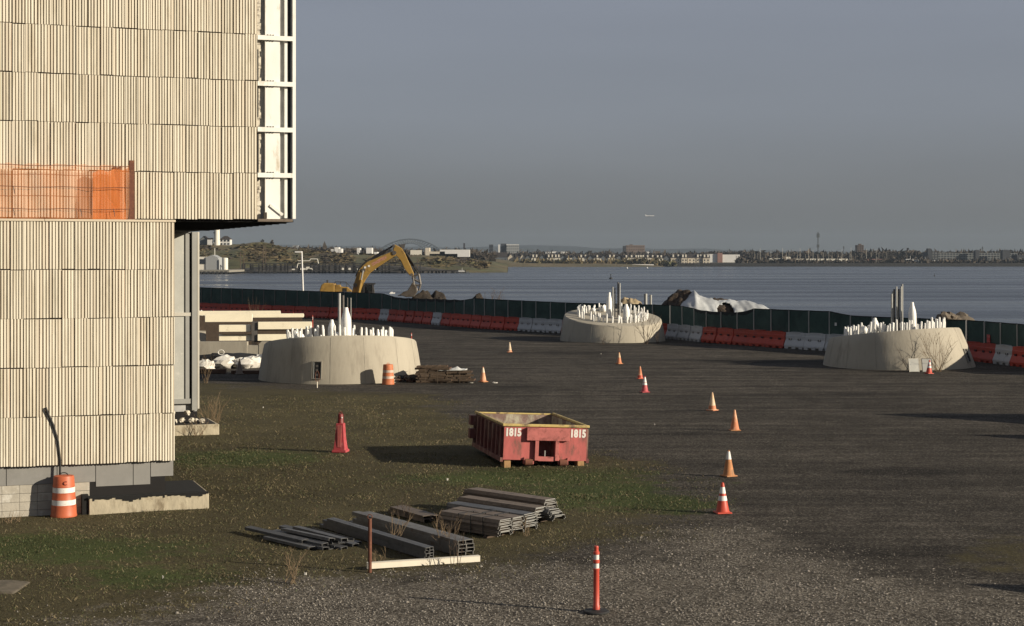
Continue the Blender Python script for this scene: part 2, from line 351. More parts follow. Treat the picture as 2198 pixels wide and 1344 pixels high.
# ground: three kinds of surface, blended by where they lie in the yard
def ground_material():
    m = bpy.data.materials.new('yard_ground'); m.use_nodes = True; t = m.node_tree; L = t.links.new; b = t.nodes['Principled BSDF']
    b.inputs['Roughness'].default_value = .95; b.inputs['Specular IOR Level'].default_value = .12
    tc = N(t, 'ShaderNodeTexCoord')
    def noise(sc, det=6, ro=.6, v=None):
        n = N(t, 'ShaderNodeTexNoise'); n.inputs['Scale'].default_value = sc; n.inputs['Detail'].default_value = det; n.inputs['Roughness'].default_value = ro
        L(v or tc.outputs['Object'], n.inputs['Vector']); return n.outputs[0]
    def ramp(v, *st):
        r = N(t, 'ShaderNodeValToRGB'); cr = r.color_ramp
        while len(cr.elements) < len(st): cr.elements.new(.5)
        for el, (p, c) in zip(cr.elements, st): el.position = p; el.color = (*c, 1)
        L(v, r.inputs[0]); return r.outputs[0]
    def mix(f, a, bb):
        x = N(t, 'ShaderNodeMix', data_type='RGBA'); L(f, x.inputs[0]); L(a, x.inputs['A']); L(bb, x.inputs['B']); return x.outputs['Result']
    def mulc(a, f):
        s_ = N(t, 'ShaderNodeVectorMath', operation='SCALE'); L(a, s_.inputs[0]); L(f, s_.inputs['Scale']); return s_.outputs[0]
    def mr(v, a, b_, c, d):
        r = N(t, 'ShaderNodeMapRange'); 
        for i, x in enumerate((a, b_, c, d)): r.inputs[i+1].default_value = x
        L(v, r.inputs[0]); return r.outputs[0]
    def attr(n):
        a = N(t, 'ShaderNodeAttribute'); a.attribute_name = n; return a.outputs['Fac']
    # dark compacted gravel of the lot
    big = noise(.11, 5); mid = noise(.9, 6); fine = noise(14, 5, .75)
    st = N(t, 'ShaderNodeMapping'); st.inputs['Scale'].default_value = (.16, 1.0, 1); L(tc.outputs['Object'], st.inputs[0])
    band = noise(.55, 5, .6, st.outputs[0])
    vl = N(t, 'ShaderNodeTexVoronoi'); vl.inputs['Scale'].default_value = 24; L(tc.outputs['Object'], vl.inputs['Vector'])
    sl = N(t, 'ShaderNodeSeparateColor'); L(vl.outputs['Color'], sl.inputs[0])
    lot = ramp(sl.outputs[0], (.0, (.019, .0165, .013)), (.45, (.037, .032, .026)), (.8, (.058, .051, .042)), (1.0, (.108, .098, .082)))
    lot = mulc(lot, mr(fine, .3, .7, .62, 1.4))
    lot = mulc(lot, mr(big, .3, .7, .72, 1.25)); lot = mulc(lot, mr(mid, .3, .7, .68, 1.36)); lot = mulc(lot, mr(band, .35, .65, .86, 1.16))
    rt = N(t, 'ShaderNodeMapping'); rt.inputs['Rotation'].default_value = (0, 0, .62); rt.inputs['Scale'].default_value = (.05, 1.3, 1); L(tc.outputs['Object'], rt.inputs[0])
    lot = mulc(lot, mr(noise(.9, 4, .6, rt.outputs[0]), .38, .62, .70, 1.26)); lot = mulc(lot, mr(attr('stain_shade'), 0, 1, 1, .5))
    # turf: soil, thatch and moss
    g1 = noise(2.2, 8, .7); g2 = noise(22, 5, .75)
    soil = ramp(g2, (.28, (.020, .0165, .009)), (.5, (.055, .047, .024)), (.68, (.098, .083, .045)), (.85, (.20, .165, .10)))
    gre = ramp(g2, (.28, (.015, .017, .007)), (.5, (.040, .052, .016)), (.7, (.074, .088, .030)), (.88, (.15, .14, .065)))
    gm = N(t, 'ShaderNodeMath', operation='ADD'); L(attr('green'), gm.inputs[0]); L(mr(g1, .35, .65, -.35, .35), gm.inputs[1])
    turf = mix(mr(gm.outputs[0], .25, .75, 0, 1), soil, gre); turf = mulc(turf, mr(noise(.35, 5), .3, .7, .75, 1.25))
    # pale loose gravel
    vo = N(t, 'ShaderNodeTexVoronoi'); vo.inputs['Scale'].default_value = 26; L(tc.outputs['Object'], vo.inputs['Vector'])
    sx = N(t, 'ShaderNodeSeparateColor'); L(vo.outputs['Color'], sx.inputs[0])
    grv = ramp(sx.outputs[0], (.0, (.050, .043, .034)), (.45, (.135, .117, .093)), (.8, (.22, .195, .158)), (1.0, (.34, .31, .26)))
    grv = mulc(grv, mr(vo.outputs['Distance'], 0, .7, 1.15, .45)); grv = mulc(grv, mr(mid, .3, .7, .7, 1.2))
    ga = N(t, 'ShaderNodeMath', operation='ADD'); L(attr('gravel'), ga.inputs[0]); L(mr(noise(1.7, 7, .7), .3, .7, -.4, .4), ga.inputs[1])
    gr = N(t, 'ShaderNodeMath', operation='ADD'); L(attr('grass'), gr.inputs[0]); L(mr(noise(1.1, 8, .72), .3, .7, -.4, .4), gr.inputs[1])
    c = mix(mr(gr.outputs[0], .3, .7, 0, 1), lot, turf); c = mix(mr(ga.outputs[0], .3, .75, 0, 1), c, grv)
    L(c, b.inputs['Base Color'])
    bp = N(t, 'ShaderNodeBump'); bp.inputs['Distance'].default_value = .035; bp.inputs['Strength'].default_value = .9
    hs = N(t, 'ShaderNodeMath', operation='ADD'); L(fine, hs.inputs[0]); L(noise(5, 6, .7), hs.inputs[1]); L(hs.outputs[0], bp.inputs['Height']); L(bp.outputs[0], b.inputs['Normal'])
    MAT['yard_ground'] = m
ground_material()

def water_material():
    m = bpy.data.materials.new('sea_water'); m.use_nodes = True; t = m.node_tree; L = t.links.new; b = t.nodes['Principled BSDF']
    b.inputs['Base Color'].default_value = (.022, .028, .038, 1); b.inputs['Roughness'].default_value = .22; b.inputs['IOR'].default_value = 1.33
    tc = N(t, 'ShaderNodeTexCoord'); h = None
    for sc, st, w in ((.5, (1, .55, 1), .5), (.12, (.55, 1, 1), 1.2), (.02, (.25, 1, 1), 3.5)):
        mp = N(t, 'ShaderNodeMapping'); mp.inputs['Scale'].default_value = st; L(tc.outputs['Object'], mp.inputs[0])
        n = N(t, 'ShaderNodeTexNoise'); n.inputs['Scale'].default_value = sc; n.inputs['Detail'].default_value = 4; L(mp.outputs[0], n.inputs['Vector'])
        mu = N(t, 'ShaderNodeMath', operation='MULTIPLY'); mu.inputs[1].default_value = w; L(n.outputs[0], mu.inputs[0])
        if h is None: h = mu.outputs[0]
        else:
            a = N(t, 'ShaderNodeMath', operation='ADD'); L(h, a.inputs[0]); L(mu.outputs[0], a.inputs[1]); h = a.outputs[0]
    mp = N(t, 'ShaderNodeMapping'); mp.inputs['Scale'].default_value = (.12, 1, 1); L(tc.outputs['Object'], mp.inputs[0])
    n = N(t, 'ShaderNodeTexNoise'); n.inputs['Scale'].default_value = .035; n.inputs['Detail'].default_value = 5; L(mp.outputs[0], n.inputs['Vector'])
    q = N(t, 'ShaderNodeMapRange'); q.inputs[1].default_value = .35; q.inputs[2].default_value = .65; q.inputs[3].default_value = .10; q.inputs[4].default_value = .36; L(n.outputs[0], q.inputs[0]); L(q.outputs[0], b.inputs['Roughness'])
    bp = N(t, 'ShaderNodeBump'); bp.inputs['Distance'].default_value = .7; L(h, bp.inputs['Height']); L(bp.outputs[0], b.inputs['Normal'])
    MAT['sea_water'] = m
water_material()

# ------------------------------------------------------------------ ground and water
SEA = -3.5
FENCE_PX = [(330,664),(429,672),(822,688),(1060,707),(1200,715),(1430,726),(1520,735),(1680,747),(2080,773),(2198,788),(2420,812)]
FENCE = [G(*p) for p in FENCE_PX]
SHORE = [Vector((-400, 250, 0)), Vector((-80, 222, 0)), Vector((-30, 204, 0)), Vector((-6, 182, 0)), Vector((12, 152, 0)), Vector((30, 128, 0)), Vector((60, 100, 0)), Vector((150, 30, 0)), Vector((300, -40, 0))]
def poly_px(*p): return np.array([G(a, b).xy for a, b in p])
def sdist(X, Y, poly):       # signed distance, positive inside
    d = np.full(X.shape, 1e9); ins = np.zeros(X.shape, bool); n = len(poly)
    for i in range(n):
        ax, ay = poly[i]; bx, by = poly[(i+1) % n]; ex, ey = bx-ax, by-ay
        t_ = np.clip(((X-ax)*ex+(Y-ay)*ey)/(ex*ex+ey*ey), 0, 1); d = np.minimum(d, np.hypot(X-ax-t_*ex, Y-ay-t_*ey))
        c = ((ay > Y) != (by > Y)) & (X < (bx-ax)*(Y-ay)/(by-ay+1e-12)+ax); ins ^= c
    return np.where(ins, d, -d)
GRASS = np.vstack([poly_px((900,846),(985,885),(1060,930),(1290,985),(1440,1035),(1500,1075),(1490,1110),(1330,1160),(1180,1205),(1000,1235),(560,1255),(330,1344)),
                   np.array([[-7, 20], [-60, 20], [-60, 95]]), poly_px((430, 815), (560, 835))])
GRAVEL = np.vstack([poly_px((500,1300),(600,1245),(800,1232),(1050,1232),(1280,1200),(1500,1140),(1640,1130),(1760,1190),(1900,1235),(2198,1270)), np.array([[14, 27], [14, 10], [-9, 10], [-7, 27]])])
GREENS = [(G(160,1180),2.6,1.6),(G(40,1170),2.0,1.5),(G(1350,1060),3.2,2.6),(G(1150,1022),3.0,1.6),(G(1480,1080),1.6,1.6),(G(300,1235),1.5,1.0),(G(500,985),2.5,2.0)]
STAINS_SHADE = [(G(1215,757),4.6,1.5),(G(1640,776),4.0,1.2),(G(1180,722),3.0,1.2),(G(1950,735),6,1.2),(G(1500,700),6,1.5),(G(1010,705),7,2.0),(G(1950,1012),2.0,.8),(G(1930,1188),1.1,.3),(G(2010,1176),.8,.22),(G(2050,1196),.5,.35),(G(1780,1170),1.6,.25),(G(1480,930),3.5,.35),(G(1750,845),5,.5),(G(1120,830),1.6,.5)]  # dark ground patches and ruts; one paints the bolt ring plinth's cast shadow
def masks(X, Y):
    n = fbm(X*.45, Y*.45, 3)-.5
    g = np.clip(.5+(sdist(X, Y, GRASS)+n*3.6)/3.2, 0, 1)
    v = np.clip(.5+(sdist(X, Y, GRAVEL)+n*3.2)/3.6, 0, 1)
    q = G(2185,1190); g = np.maximum(g, np.clip(1.3-np.hypot((X-q.x)/1.5, (Y-q.y)/2.6)+n*2.2, 0, .55))
    gr = np.zeros(X.shape); s_ = np.zeros(X.shape)
    for c, a, b_ in GREENS: gr = np.maximum(gr, np.clip(1.15-np.hypot((X-c.x)/(a*1.45), (Y-c.y)/(b_*1.45))+n*.9, 0, 1))
    for c, a, b_ in STAINS_SHADE: s_ = np.maximum(s_, np.clip((1.2-np.hypot((X-c.x)/a, (Y-c.y)/b_)+n*1.2)*3, 0, 1))
    return g, v, gr, s_
def gheight(X, Y): return (fbm(X*.35, Y*.35, 21)-.5)*.07*np.clip((Y-10)/20, 0, 1)-.012
def make_ground():
    xs = np.concatenate([np.linspace(-400,-46,24), np.arange(-45,45.01,.45), np.linspace(46,300,20)])
    ys = np.concatenate([np.linspace(-60,18,18), np.arange(19,100,.45), np.arange(100.5,262,1.2)])
    X, Y = np.meshgrid(xs, ys); g, v, gr, s_ = masks(X, Y)
    Z = gheight(X, Y)
    sh = np.array([[p.x, p.y] for p in SHORE]); sy = np.interp(X, sh[:,0], sh[:,1])
    d = Y-sy; Z = np.where(d > 0, Z-np.clip(d/7, 0, 1)*6.5, Z)
    V = np.stack([X.ravel(), Y.ravel(), Z.ravel()], 1); nx, ny = len(xs), len(ys)
    i = np.arange(nx*ny).reshape(ny, nx); Fc = np.stack([i[:-1,:-1].ravel(), i[:-1,1:].ravel(), i[1:,1:].ravel(), i[1:,:-1].ravel()], 1)
    return tag(obj('ground', np_mesh('ground', V, Fc, 'yard_ground', True, dict(grass=g.ravel(), gravel=v.ravel(), green=gr.ravel(), stain_shade=s_.ravel()))), 'dark gravel yard with rough grass on one side', None, None, 'structure')
make_ground()
def grid_obj(name, x0, x1, y0, y1, nx, ny, fz, mat_, label=None, kind='structure', parent=None, smooth=True):
    xs = np.linspace(x0, x1, nx); ys = np.linspace(y0, y1, ny); X, Y = np.meshgrid(xs, ys); Z = fz(X, Y)
    i = np.arange(nx*ny).reshape(ny, nx); Fc = np.stack([i[:-1,:-1].ravel(), i[:-1,1:].ravel(), i[1:,1:].ravel(), i[1:,:-1].ravel()], 1)
    o = obj(name, np_mesh(name, np.stack([X.ravel(), Y.ravel(), Z.ravel()], 1), Fc, mat_, smooth), parent)
    if kind: tag(o, label, None, None, kind)
    return o
grid_obj('water', -5000, 5000, 60, 6900, 30, 30, lambda X, Y: X*0+SEA, 'sea_water', 'grey blue harbour water')

# stuff on the ground: loose stones and grass
def scatter(n, x0, x1, y0, y1, prob):
    X = RNG.uniform(x0, x1, n); Y = RNG.uniform(y0, y1, n); k = RNG.random(n) < prob(X, Y); return X[k], Y[k]
def outside_building(X, Y):
    dx, dy = X+8.17, Y-39.5; lx = dx*.94+dy*.342; ly = -dx*.342+dy*.94
    return ~((lx < .05) & (ly > -.05))
def stones(name, n, area, prob, size, mat_, label):
    X, Y = scatter(n, *area, prob); k = outside_building(X, Y); X, Y = X[k], Y[k]; m = len(X); Z = gheight(X, Y)
    base = np.array([[1,0,0],[0,1,0],[-1,0,0],[0,-1,0],[0,0,.8],[0,0,-.6]], np.float32)
    fc = np.array([[0,1,4],[1,2,4],[2,3,4],[3,0,4],[1,0,5],[2,1,5],[3,2,5],[0,3,5]])
    sz = (RNG.lognormal(0, .35, m)*size)[:,None,None]; a = RNG.uniform(0, 6.28, m); c, s_ = np.cos(a), np.sin(a)
    st = RNG.uniform(.6, 1.3, (m,1,3)); B = base[None]*st*sz*(1+RNG.uniform(-.3,.3,(m,6,3)))
    tx = RNG.uniform(-.6,.6,m); V = np.empty((m,6,3)); V[...,0] = B[...,0]*c[:,None]-B[...,1]*s_[:,None]; V[...,1] = B[...,0]*s_[:,None]+B[...,1]*c[:,None]; V[...,2] = B[...,2]*.8+V[...,0]*tx[:,None]*.4
    V += np.stack([X,Y,Z+size*.15],1)[:,None,:]; Fc = (fc[None]+(np.arange(m)*6)[:,None,None]).reshape(-1,3)
    tag(obj(name, np_mesh(name, V.reshape(-1,3), Fc, mat_)), label, None, None, 'stuff')
stones('gravel', 62000, (-10, 13, 25.5, 38), lambda X, Y: masks(X, Y)[1]**1.3*np.clip((fbm(X*.6,Y*.6,91)-.2)*2.2,.15,1), .016, 'stone_mix', 'pale loose gravel scattered over the yard')
stones('dark_gravel', 70000, (-6, 18, 26, 62), lambda X, Y: (1-masks(X, Y)[0])*(1-masks(X, Y)[1])*.9, .0125, 'stone_dark', 'dark gravel stones across the open lot')
def grass(name, n, area, prob, lo, hi, mat_, label, lean=.7):
    X, Y = scatter(n, *area, prob); k = outside_building(X, Y); X, Y = X[k], Y[k]; m = len(X); Z = gheight(X, Y)-.01
    h = RNG.uniform(lo, hi, m); a = RNG.uniform(0, 6.28, m); w = RNG.uniform(.003,.007,m)*(1+Y/70); ln = RNG.uniform(.1,lean,m)*h*1.6; b = RNG.uniform(0,6.28,m)
    dx, dy = np.cos(a)*w, np.sin(a)*w; lx, ly = np.cos(b)*ln, np.sin(b)*ln
    V = np.stack([np.stack([X-dx,Y-dy,Z],1), np.stack([X+dx,Y+dy,Z],1), np.stack([X+lx*.4+dx*.7,Y+ly*.4+dy*.7,Z+h*.6],1), np.stack([X+lx,Y+ly,Z+h],1)],1)
    Fc = (np.array([[0,1,2],[0,2,3]])[None]+(np.arange(m)*4)[:,None,None]).reshape(-1,3)
    tag(obj(name, np_mesh(name, V.reshape(-1,3), Fc, mat_)), label, None, None, 'stuff')
AREA = (-14, 6, 26.5, 72)
gp = lambda X, Y: masks(X, Y)[0]*np.clip(1.35-(Y-27)/55, .15, 1)*np.clip((fbm(X*1.3, Y*1.3, 50)-.25)*2.2, .1, 1)
grass('green_grass', 190000, AREA, lambda X, Y: gp(X, Y)*(.10+masks(X, Y)[2]*.9), .02, .065, 'grass_green', 'short green grass growing near the building')
grass('olive_grass', 260000, AREA, lambda X, Y: gp(X, Y)*.6, .02, .055, 'grass_olive', 'short olive winter turf', .9)
grass('dry_grass', 220000, AREA, lambda X, Y: gp(X, Y)*.40*np.clip((fbm(X*.8, Y*.8, 70)-.35)*3, .1, 1), .015, .055, 'grass_straw', 'dry straw coloured grass tufts', 1.1)

tuft = lambda X, Y: gp(X, Y)*(fbm(X*2.3, Y*2.3, 33) > .62)
grass('grass_tufts', 60000, AREA, tuft, .035, .10, 'grass_tuft', 'taller dry grass tufts standing in clumps', .8)
grass('green_tufts', 40000, AREA, lambda X, Y: gp(X, Y)*(fbm(X*2.1, Y*2.1, 61) > .62)*masks(X, Y)[2], .04, .10, 'grass_green', 'taller green grass tufts in clumps', .8)

# ------------------------------------------------------------------ tiled building
TH = math.radians(20)
B = thing('tiled_building', 'building clad in cream ribbed tiles with an overhanging upper storey', 'building', (-8.17, 39.5, 0), TH)
LEFT = -7.5
def tile_profile(seed, w):
    r = random.Random(seed); segs = []; x = 0
    while x < w-.012:
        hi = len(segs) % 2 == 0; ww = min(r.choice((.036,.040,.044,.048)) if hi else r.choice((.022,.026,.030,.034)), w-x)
        segs.append((x, x+ww, (r.uniform(.030,.044) if hi else r.uniform(.0,.012)), r.choice((0,0,0,0,0,0,1,1)) if hi else r.choice((3,3,3,2))))  # low segments take the darker groove tones with painted-in shade
        x += ww
    return segs
def tile_mesh(seed, w, h):
    mb = MB(); segs = tile_profile(seed, w)
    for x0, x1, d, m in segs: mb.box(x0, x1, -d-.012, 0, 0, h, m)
    vs = mb.v; return mb.mesh('tile', ['tile_cream','tile_tan','tile_groove_rose','tile_groove_shade'])
TW, TH_ = .292, 1.138
TILES = [tile_mesh(s_, TW-.006, TH_) for s_ in range(26)]
def cladding(part, x_right, yface, zbot, rows, pitch=1.156):
    n = int((x_right-LEFT)/TW)
    for r_ in range(rows):
        for k in range(n):
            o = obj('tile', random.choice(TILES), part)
            o.location = (x_right-(k+1)*TW+random.uniform(-.002,.002), yface-random.uniform(0,.012), zbot+r_*pitch+random.uniform(-.011,.011))
# lower storey
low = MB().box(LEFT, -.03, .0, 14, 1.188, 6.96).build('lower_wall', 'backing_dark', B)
cladding(low, -.005, -.002, 1.19, 5)
mb = MB()
for a, b_ in ((LEFT, -3.05), (-3.04, .01)): mb.box(a, b_, -.08, .30, 6.945, 7.0)
mb.build('coping', 'coping_cream', B, bevel=.008)
fb = MB().box(LEFT, -.22, .09, 14, .40, 1.19).build('base_shade', 'soffit_black', B)  # black face stands in for the shadow under the fascia panels
for x0, x1, z0 in ((LEFT,-3.9,.74),(-3.89,-2.75,.74),(-2.74,-1.86,.74),(-1.85,-.98,.62),(-.97,-.57,.62),(-.56,-.02,.80)):
    MB().box(x0, x1-.006, .07, .088, z0, 1.185).build('fascia_panel', 'fascia_grey', B)
blk = MB().box(LEFT, -1.95, .12, .5, -.1, .74).build('block_wall', 'concrete_dark', B)
x = -2.0
while x > LEFT+.4:
    for r_ in range(4):
        MB().box(x-.393, x, .085, .13, -.06+r_*.2, .132+r_*.2).build('block', 'cmu', blk)
    x -= .40
ft = MB().box(-2.03, .80, -.16, 2.1, -.1, .38)
foot = ft.build('footing', 'old_concrete', B, bevel=.015)
MB().box(-2.08, .74, -.02, 2.05, .382, .405).build('membrane', 'membrane', foot)
mb = MB(); rr = random.Random(3); xx = -2.06
while xx < .76:                       # ragged lip of membrane hanging over the footing edge
    w_ = rr.uniform(.02,.10); mb.box(xx, min(xx+w_, .79), -.172, -.02, .375-rr.uniform(.0,.03)-.06*rr.random()**3-.05*max(0,math.sin(xx*4.1)), .395+rr.uniform(0,.006)); xx += w_
mb.build('membrane_lip', 'membrane', foot)
MB().box(-2.2, -2.035, -.10, .3, -.05, .46).build('end_wrap', 'membrane', foot, bevel=.02)
# upper storey
up = MB().box(LEFT, 2.09, .54, 32, 7.03, 14.2).build('upper_wall', 'backing_dark', B)
cladding(up, 2.11, .53, 7.04, 6)
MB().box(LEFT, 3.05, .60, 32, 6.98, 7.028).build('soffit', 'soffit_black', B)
mb = MB()
for k in range(14): mb.box(-.1, 3.0, 1.2+k*.9, 1.26+k*.9, 6.95, 6.98)
mb.build('soffit_joists', 'soffit_black', B)
MB().box(2.091, 3.03, .68, 32, 7.03, 14.2).build('sheathing', 'sheathing_grey', B)
def ax(px): return 2.11+(px-552)/82*.96
bay = MB().box(ax(570), ax(602), .56, .678, 7.05, 14.2).build('bay_column', 'frame_white', B, bevel=.004)
MB().box(ax(613), ax(619), .60, .678, 7.08, 14.2).build('stud', 'frame_white', B)
MB().box(ax(629)-.005, ax(635.5), .50, .85, 7.06, 14.2).build('edge_flange', 'frame_white', B, bevel=.004)
MB().box(ax(622), ax(626), .65, .678, 7.08, 14.2).build('stud', 'machine_dark', B)
for py in (83.5, 181.5, 279.5, 377):
    z = EYE+(HOR-py)/F*41.0
    g_ = MB().box(ax(553), ax(629), .50, .555, z-.058, z+.058).build('girt', 'frame_white', B, bevel=.004)
    mb = MB()
    for q in (574, 580, 586): mb.box(ax(q), ax(q)+.03, .53, .558, z+.06, z+.085).box(ax(q), ax(q)+.03, .53, .558, z-.085, z-.06)
    mb.build('bolt_row', 'machine_dark', g_)
MB().box(ax(553), ax(628), .46, .80, 6.985, 7.055).build('sill_plate', 'deck_brown', B, bevel=.004)
ins = MB(); rr = random.Random(5); z = 7.06
while z < 14:
    h_ = rr.uniform(.05,.16); ins.box(ax(553.5), ax(559)+rr.uniform(.0,.045), .62+rr.uniform(0,.03), .678, z, z+h_); z += h_
ins.build('torn_insulation', 'insulation', B)
MB().box(ax(553), ax(557), .605, .618, 8.0, 9.2).box(ax(553), ax(556.5), .605, .618, 9.6, 11.3).build('torn_gap', 'black_gap', B)
Mx = Matrix.Translation((ax(594), .53, 7.28)) @ Matrix.Rotation(math.radians(38), 4, 'Y')
MB().box(-.20, .20, -.01, .01, -.035, .035, 0, Mx).build('loose_plate', 'frame_white', B, bevel=.003)
MB().box(ax(566), ax(573), .50, .56, 7.06, 7.22).build('bracket', 'backing_dark', B)
# rear curtain wall under the overhang
MB().box(LEFT, 3.25, 17.05, 30, .75, 6.97).build('rear_wall', 'sheathing_grey', B)
def rx(px): return 3.31-(428-px)*.0168
for z0, z1 in ((1.20, 4.06), (4.18, 6.90)):
    MB().box(rx(330), rx(399), 16.97, 17.04, z0, z1).build('frosted_pane', 'frost_panel', B)
    MB().box(rx(400), rx(408), 16.93, 17.04, z0, z1).build('mullion', 'alu_grey', B, bevel=.004)
    MB().box(rx(409), rx(413), 17.0, 17.045, z0, z1).build('gap_shade', 'black_gap', B)  # black strip painting the dark gap beside the mullion
MB().box(rx(330), rx(413), 16.92, 17.045, 4.06, 4.18).build('transom', 'alu_pale', B, bevel=.004)
MB().box(rx(330), rx(413), 16.92, 17.045, 1.03, 1.20).build('transom', 'alu_grey', B, bevel=.004)
cp_ = MB().box(rx(413), rx(424), 16.88, 17.3, .80, 6.97).build('corner_post', 'alu_grey', B, bevel=.005)
MB().box(rx(424), rx(428), 16.87, 17.3, .85, 6.97).build('corner_trim', 'alu_pale', B, bevel=.004)
MB().box(LEFT, rx(426), 17.1, 29, -.1, .75).build('rear_gap_shade', 'soffit_black', B)  # black box standing in for the dark gap below the curtain wall
rf = MB().box(1.0, 3.9, 16.3, 18.5, -.1, .35).build('rear_footing', 'old_concrete', B, bevel=.03)
MB().box(1.0, 3.78, 16.45, 18.4, .352, .38).build('membrane', 'membrane', rf)
mb = MB(); rr = random.Random(9)
for k in range(9): mb.blob((2.0+k*.17, 16.7+rr.uniform(-.15,.15), .43+rr.uniform(0,.10)+(.28 if k in (2,5) else 0)), (.11,.10,.09), 7, 4, .3, 0, k)
mb.build('rubble', 'insulation', B)

def BL(x, y, z=0):     # building-local to world
    return Vector((-8.17+x*math.cos(TH)-y*math.sin(TH), 39.5+x*math.sin(TH)+y*math.cos(TH), z))
# netting on the ledge
def net(name, x0, x1, z0, fz1, y, mat_, label, seed, amp=.05):
    nx, nz = int((x1-x0)/.07), 12; vs = []; mb = MB()
    for i in range(nx+1):
        xx = x0+(x1-x0)*i/nx
        for j in range(nz+1):
            tt = j/nz; zz = z0+(fz1(xx)-z0)*tt
            yy = y+amp*math.sin(xx*3.1+seed)*math.sin(tt*2.6)+amp*.5*math.sin(xx*9.7+tt*3+seed)+.012*math.sin(xx*41+tt*7)
            p = BL(xx, yy, zz); vs.append(p)
    fs = [(i*(nz+1)+j, (i+1)*(nz+1)+j, (i+1)*(nz+1)+j+1, i*(nz+1)+j+1) for i in range(nx) for j in range(nz)]
    o_ = vs[0].copy(); mb.add([p-o_ for p in vs], fs)
    o = mb.build(name, mat_, smooth=60); o.location = o_; return tag(o, label, 'netting')
net('safety_net', LEFT+.3, -1.06, 7.0, lambda q: 8.30+.02*math.sin(q*11)+.015*math.sin(q*29), .16, 'net_orange', 'thin see-through orange safety net strung along the tiled ledge', 1)
net('folded_net', -1.92, -1.07, 7.0, lambda q: 8.14+.10*(q+1.92)/.85+.03*math.sin(q*17), .20, 'net_dense', 'bunched double layer of orange netting beside the rusty ledge post', 4, .035)
st_ = thing('ledge_post', 'rusty dark steel post holding the orange net on the ledge', 'post', BL(-1.0, .14, 7.0), TH)
MB().box(-.06, .06, -.012, .0, 0, 1.43).box(-.06, -.045, 0, .09, 0, 1.43).box(.045, .06, 0, .09, 0, 1.43).build('upright', 'rust', st_)
MB().box(-.09, .09, -.05, .12, 0, .02).build('foot_plate', 'rust', st_)
for zz, nm in ((8.27, 'topmost'), (7.76, 'middle'), (7.24, 'lowest')):
    pts = [BL(LEFT+.3+(6.14)*k/16, .07, zz+.012*math.sin(k*1.7)) for k in range(17)]
    o_ = pts[0].copy(); o = MB().path([p-o_ for p in pts], .008, 5).build('cable', 'rust'); o.location = o_
    rr = random.Random(int(zz*10)); 
    if nm != 'topmost':
        for k in range(5):
            q = pts[rr.randint(4, 15)]-o_; h = MB().path([q, q+Vector((.02,0,-.08)), q+Vector((.035,0,-.17))], .008, 4).build('tie_end', 'machine_dark', o)
    tag(o, nm+' thin cable running through the orange ledge net', 'cable')
tag(MB().prism([(-1.3,-.1),(.62,-.1),(.50,.02),(.2,.05),(-1.3,.06)], -.55, .5).build('concrete_pad', 'dirty_slab', bevel=.02), 'small worn concrete pad in the turf before the building', 'concrete pad').location = G(-12, 1262)

# ------------------------------------------------------------------ traffic drums, cones, posts
def drum(name, label, loc, om, wm, letter=False, rz=0):
    t = thing(name, label, 'drum', loc, rz, 'orange traffic drums')
    prof = [(.30,0),(.305,.03),(.295,.06),(.285,.27),(.275,.275),(.272,.40),(.278,.405),(.270,.43),(.262,.56),(.255,.565),(.252,.70),(.258,.705),(.250,.74),(.238,.92),(.225,.955),(.12,.97),(.01,.965)]
    MB().lathe(prof, 28).build('barrel', om, t, smooth=35)
    for z0, r0 in ((.275,.2755),(.565,.2565)):
        MB().lathe([(r0+.001,z0+.005),(r0,z0+.125),(r0-.02,z0+.126),(r0-.02,z0+.004)], 28, cap=False).build('reflective_band', wm, t, smooth=35)
    pts = [Vector((.10*math.cos(a), 0, .96+.065*math.sin(a))) for a in np.linspace(0, PI, 9)]
    MB().path(pts, .012, 6).build('handle', 'rubber' if letter else om, t)
    if letter:
        text_mesh('C', .13, 'pylon_dark', t, Matrix.Translation((.10,-.236,.80)) @ Matrix.Rotation(.42, 4, 'Z') @ Matrix.Rotation(PI/2, 4, 'X'), .008)
    return t
drum('traffic_drum', 'bright orange traffic drum with two white bands against the tiled building', G(137,1108), 'drum_orange', 'reflect_white', True)
d2 = drum('traffic_drum', 'faded orange traffic drum with dull bands beside the concrete plinth', G(833,825), 'drum_faded', 'reflect_dull', rz=1)
pp = [BL(-2.70,-.10,.0), BL(-2.69,-.07,1.3), BL(-2.74,-.075,1.75), BL(-2.85,-.08,2.15), BL(-2.97,-.09,2.42), BL(-3.02,-.10,2.56)]
o_ = pp[0].copy(); o = MB().path([p-o_ for p in pp], .026, 8).build('flexible_pipe', 'rubber', smooth=60); o.location = o_
tag(o, 'thin black flexible pipe leaning on the tiles behind the drum', 'pipe')

def cone(label, loc, h, body, collars=(), tip=None, base='orange_fresh', rz=.2, tilt=0):
    t = thing('traffic_cone', label, 'cone', loc, rz, 'traffic cones scattered over the yard'); t.rotation_euler = (0, tilt, rz)
    R = lambda z: .135*h/.71*(1-z/h)+.028
    MB().frustum(.37*h/.71, .345*h/.71, 0, .035).build('base', base, t, bevel=.012)
    prof = [(R(.03)+.02,.03),(R(.05),.055),(R(h*.5),h*.5),(R(h*.97),h*.97),(.02,h)]
    MB().lathe(prof, 20).build('body', body, t, smooth=40)
    for z0, z1, m_ in collars:
        MB().lathe([(R(z0)+.003,z0),(R(z1)+.003,z1),(R(z1)-.005,z1+.001),(R(z0)-.005,z0-.001)], 20, cap=False).build('collar', m_, t, smooth=40)
    if tip: MB().lathe([(R(h*.87)+.004,h*.87),(R(h*.98)+.004,h*.985),(.015,h+.008)], 16).build('tip', tip, t, smooth=40)
    return t
cone('clean bright red-orange cone with two white collars at the turf edge', G(1551,1101), .72, 'orange_red', [(.30,.41,'reflect_white'),(.47,.62,'reflect_white')], 'orange_red', 'orange_red')
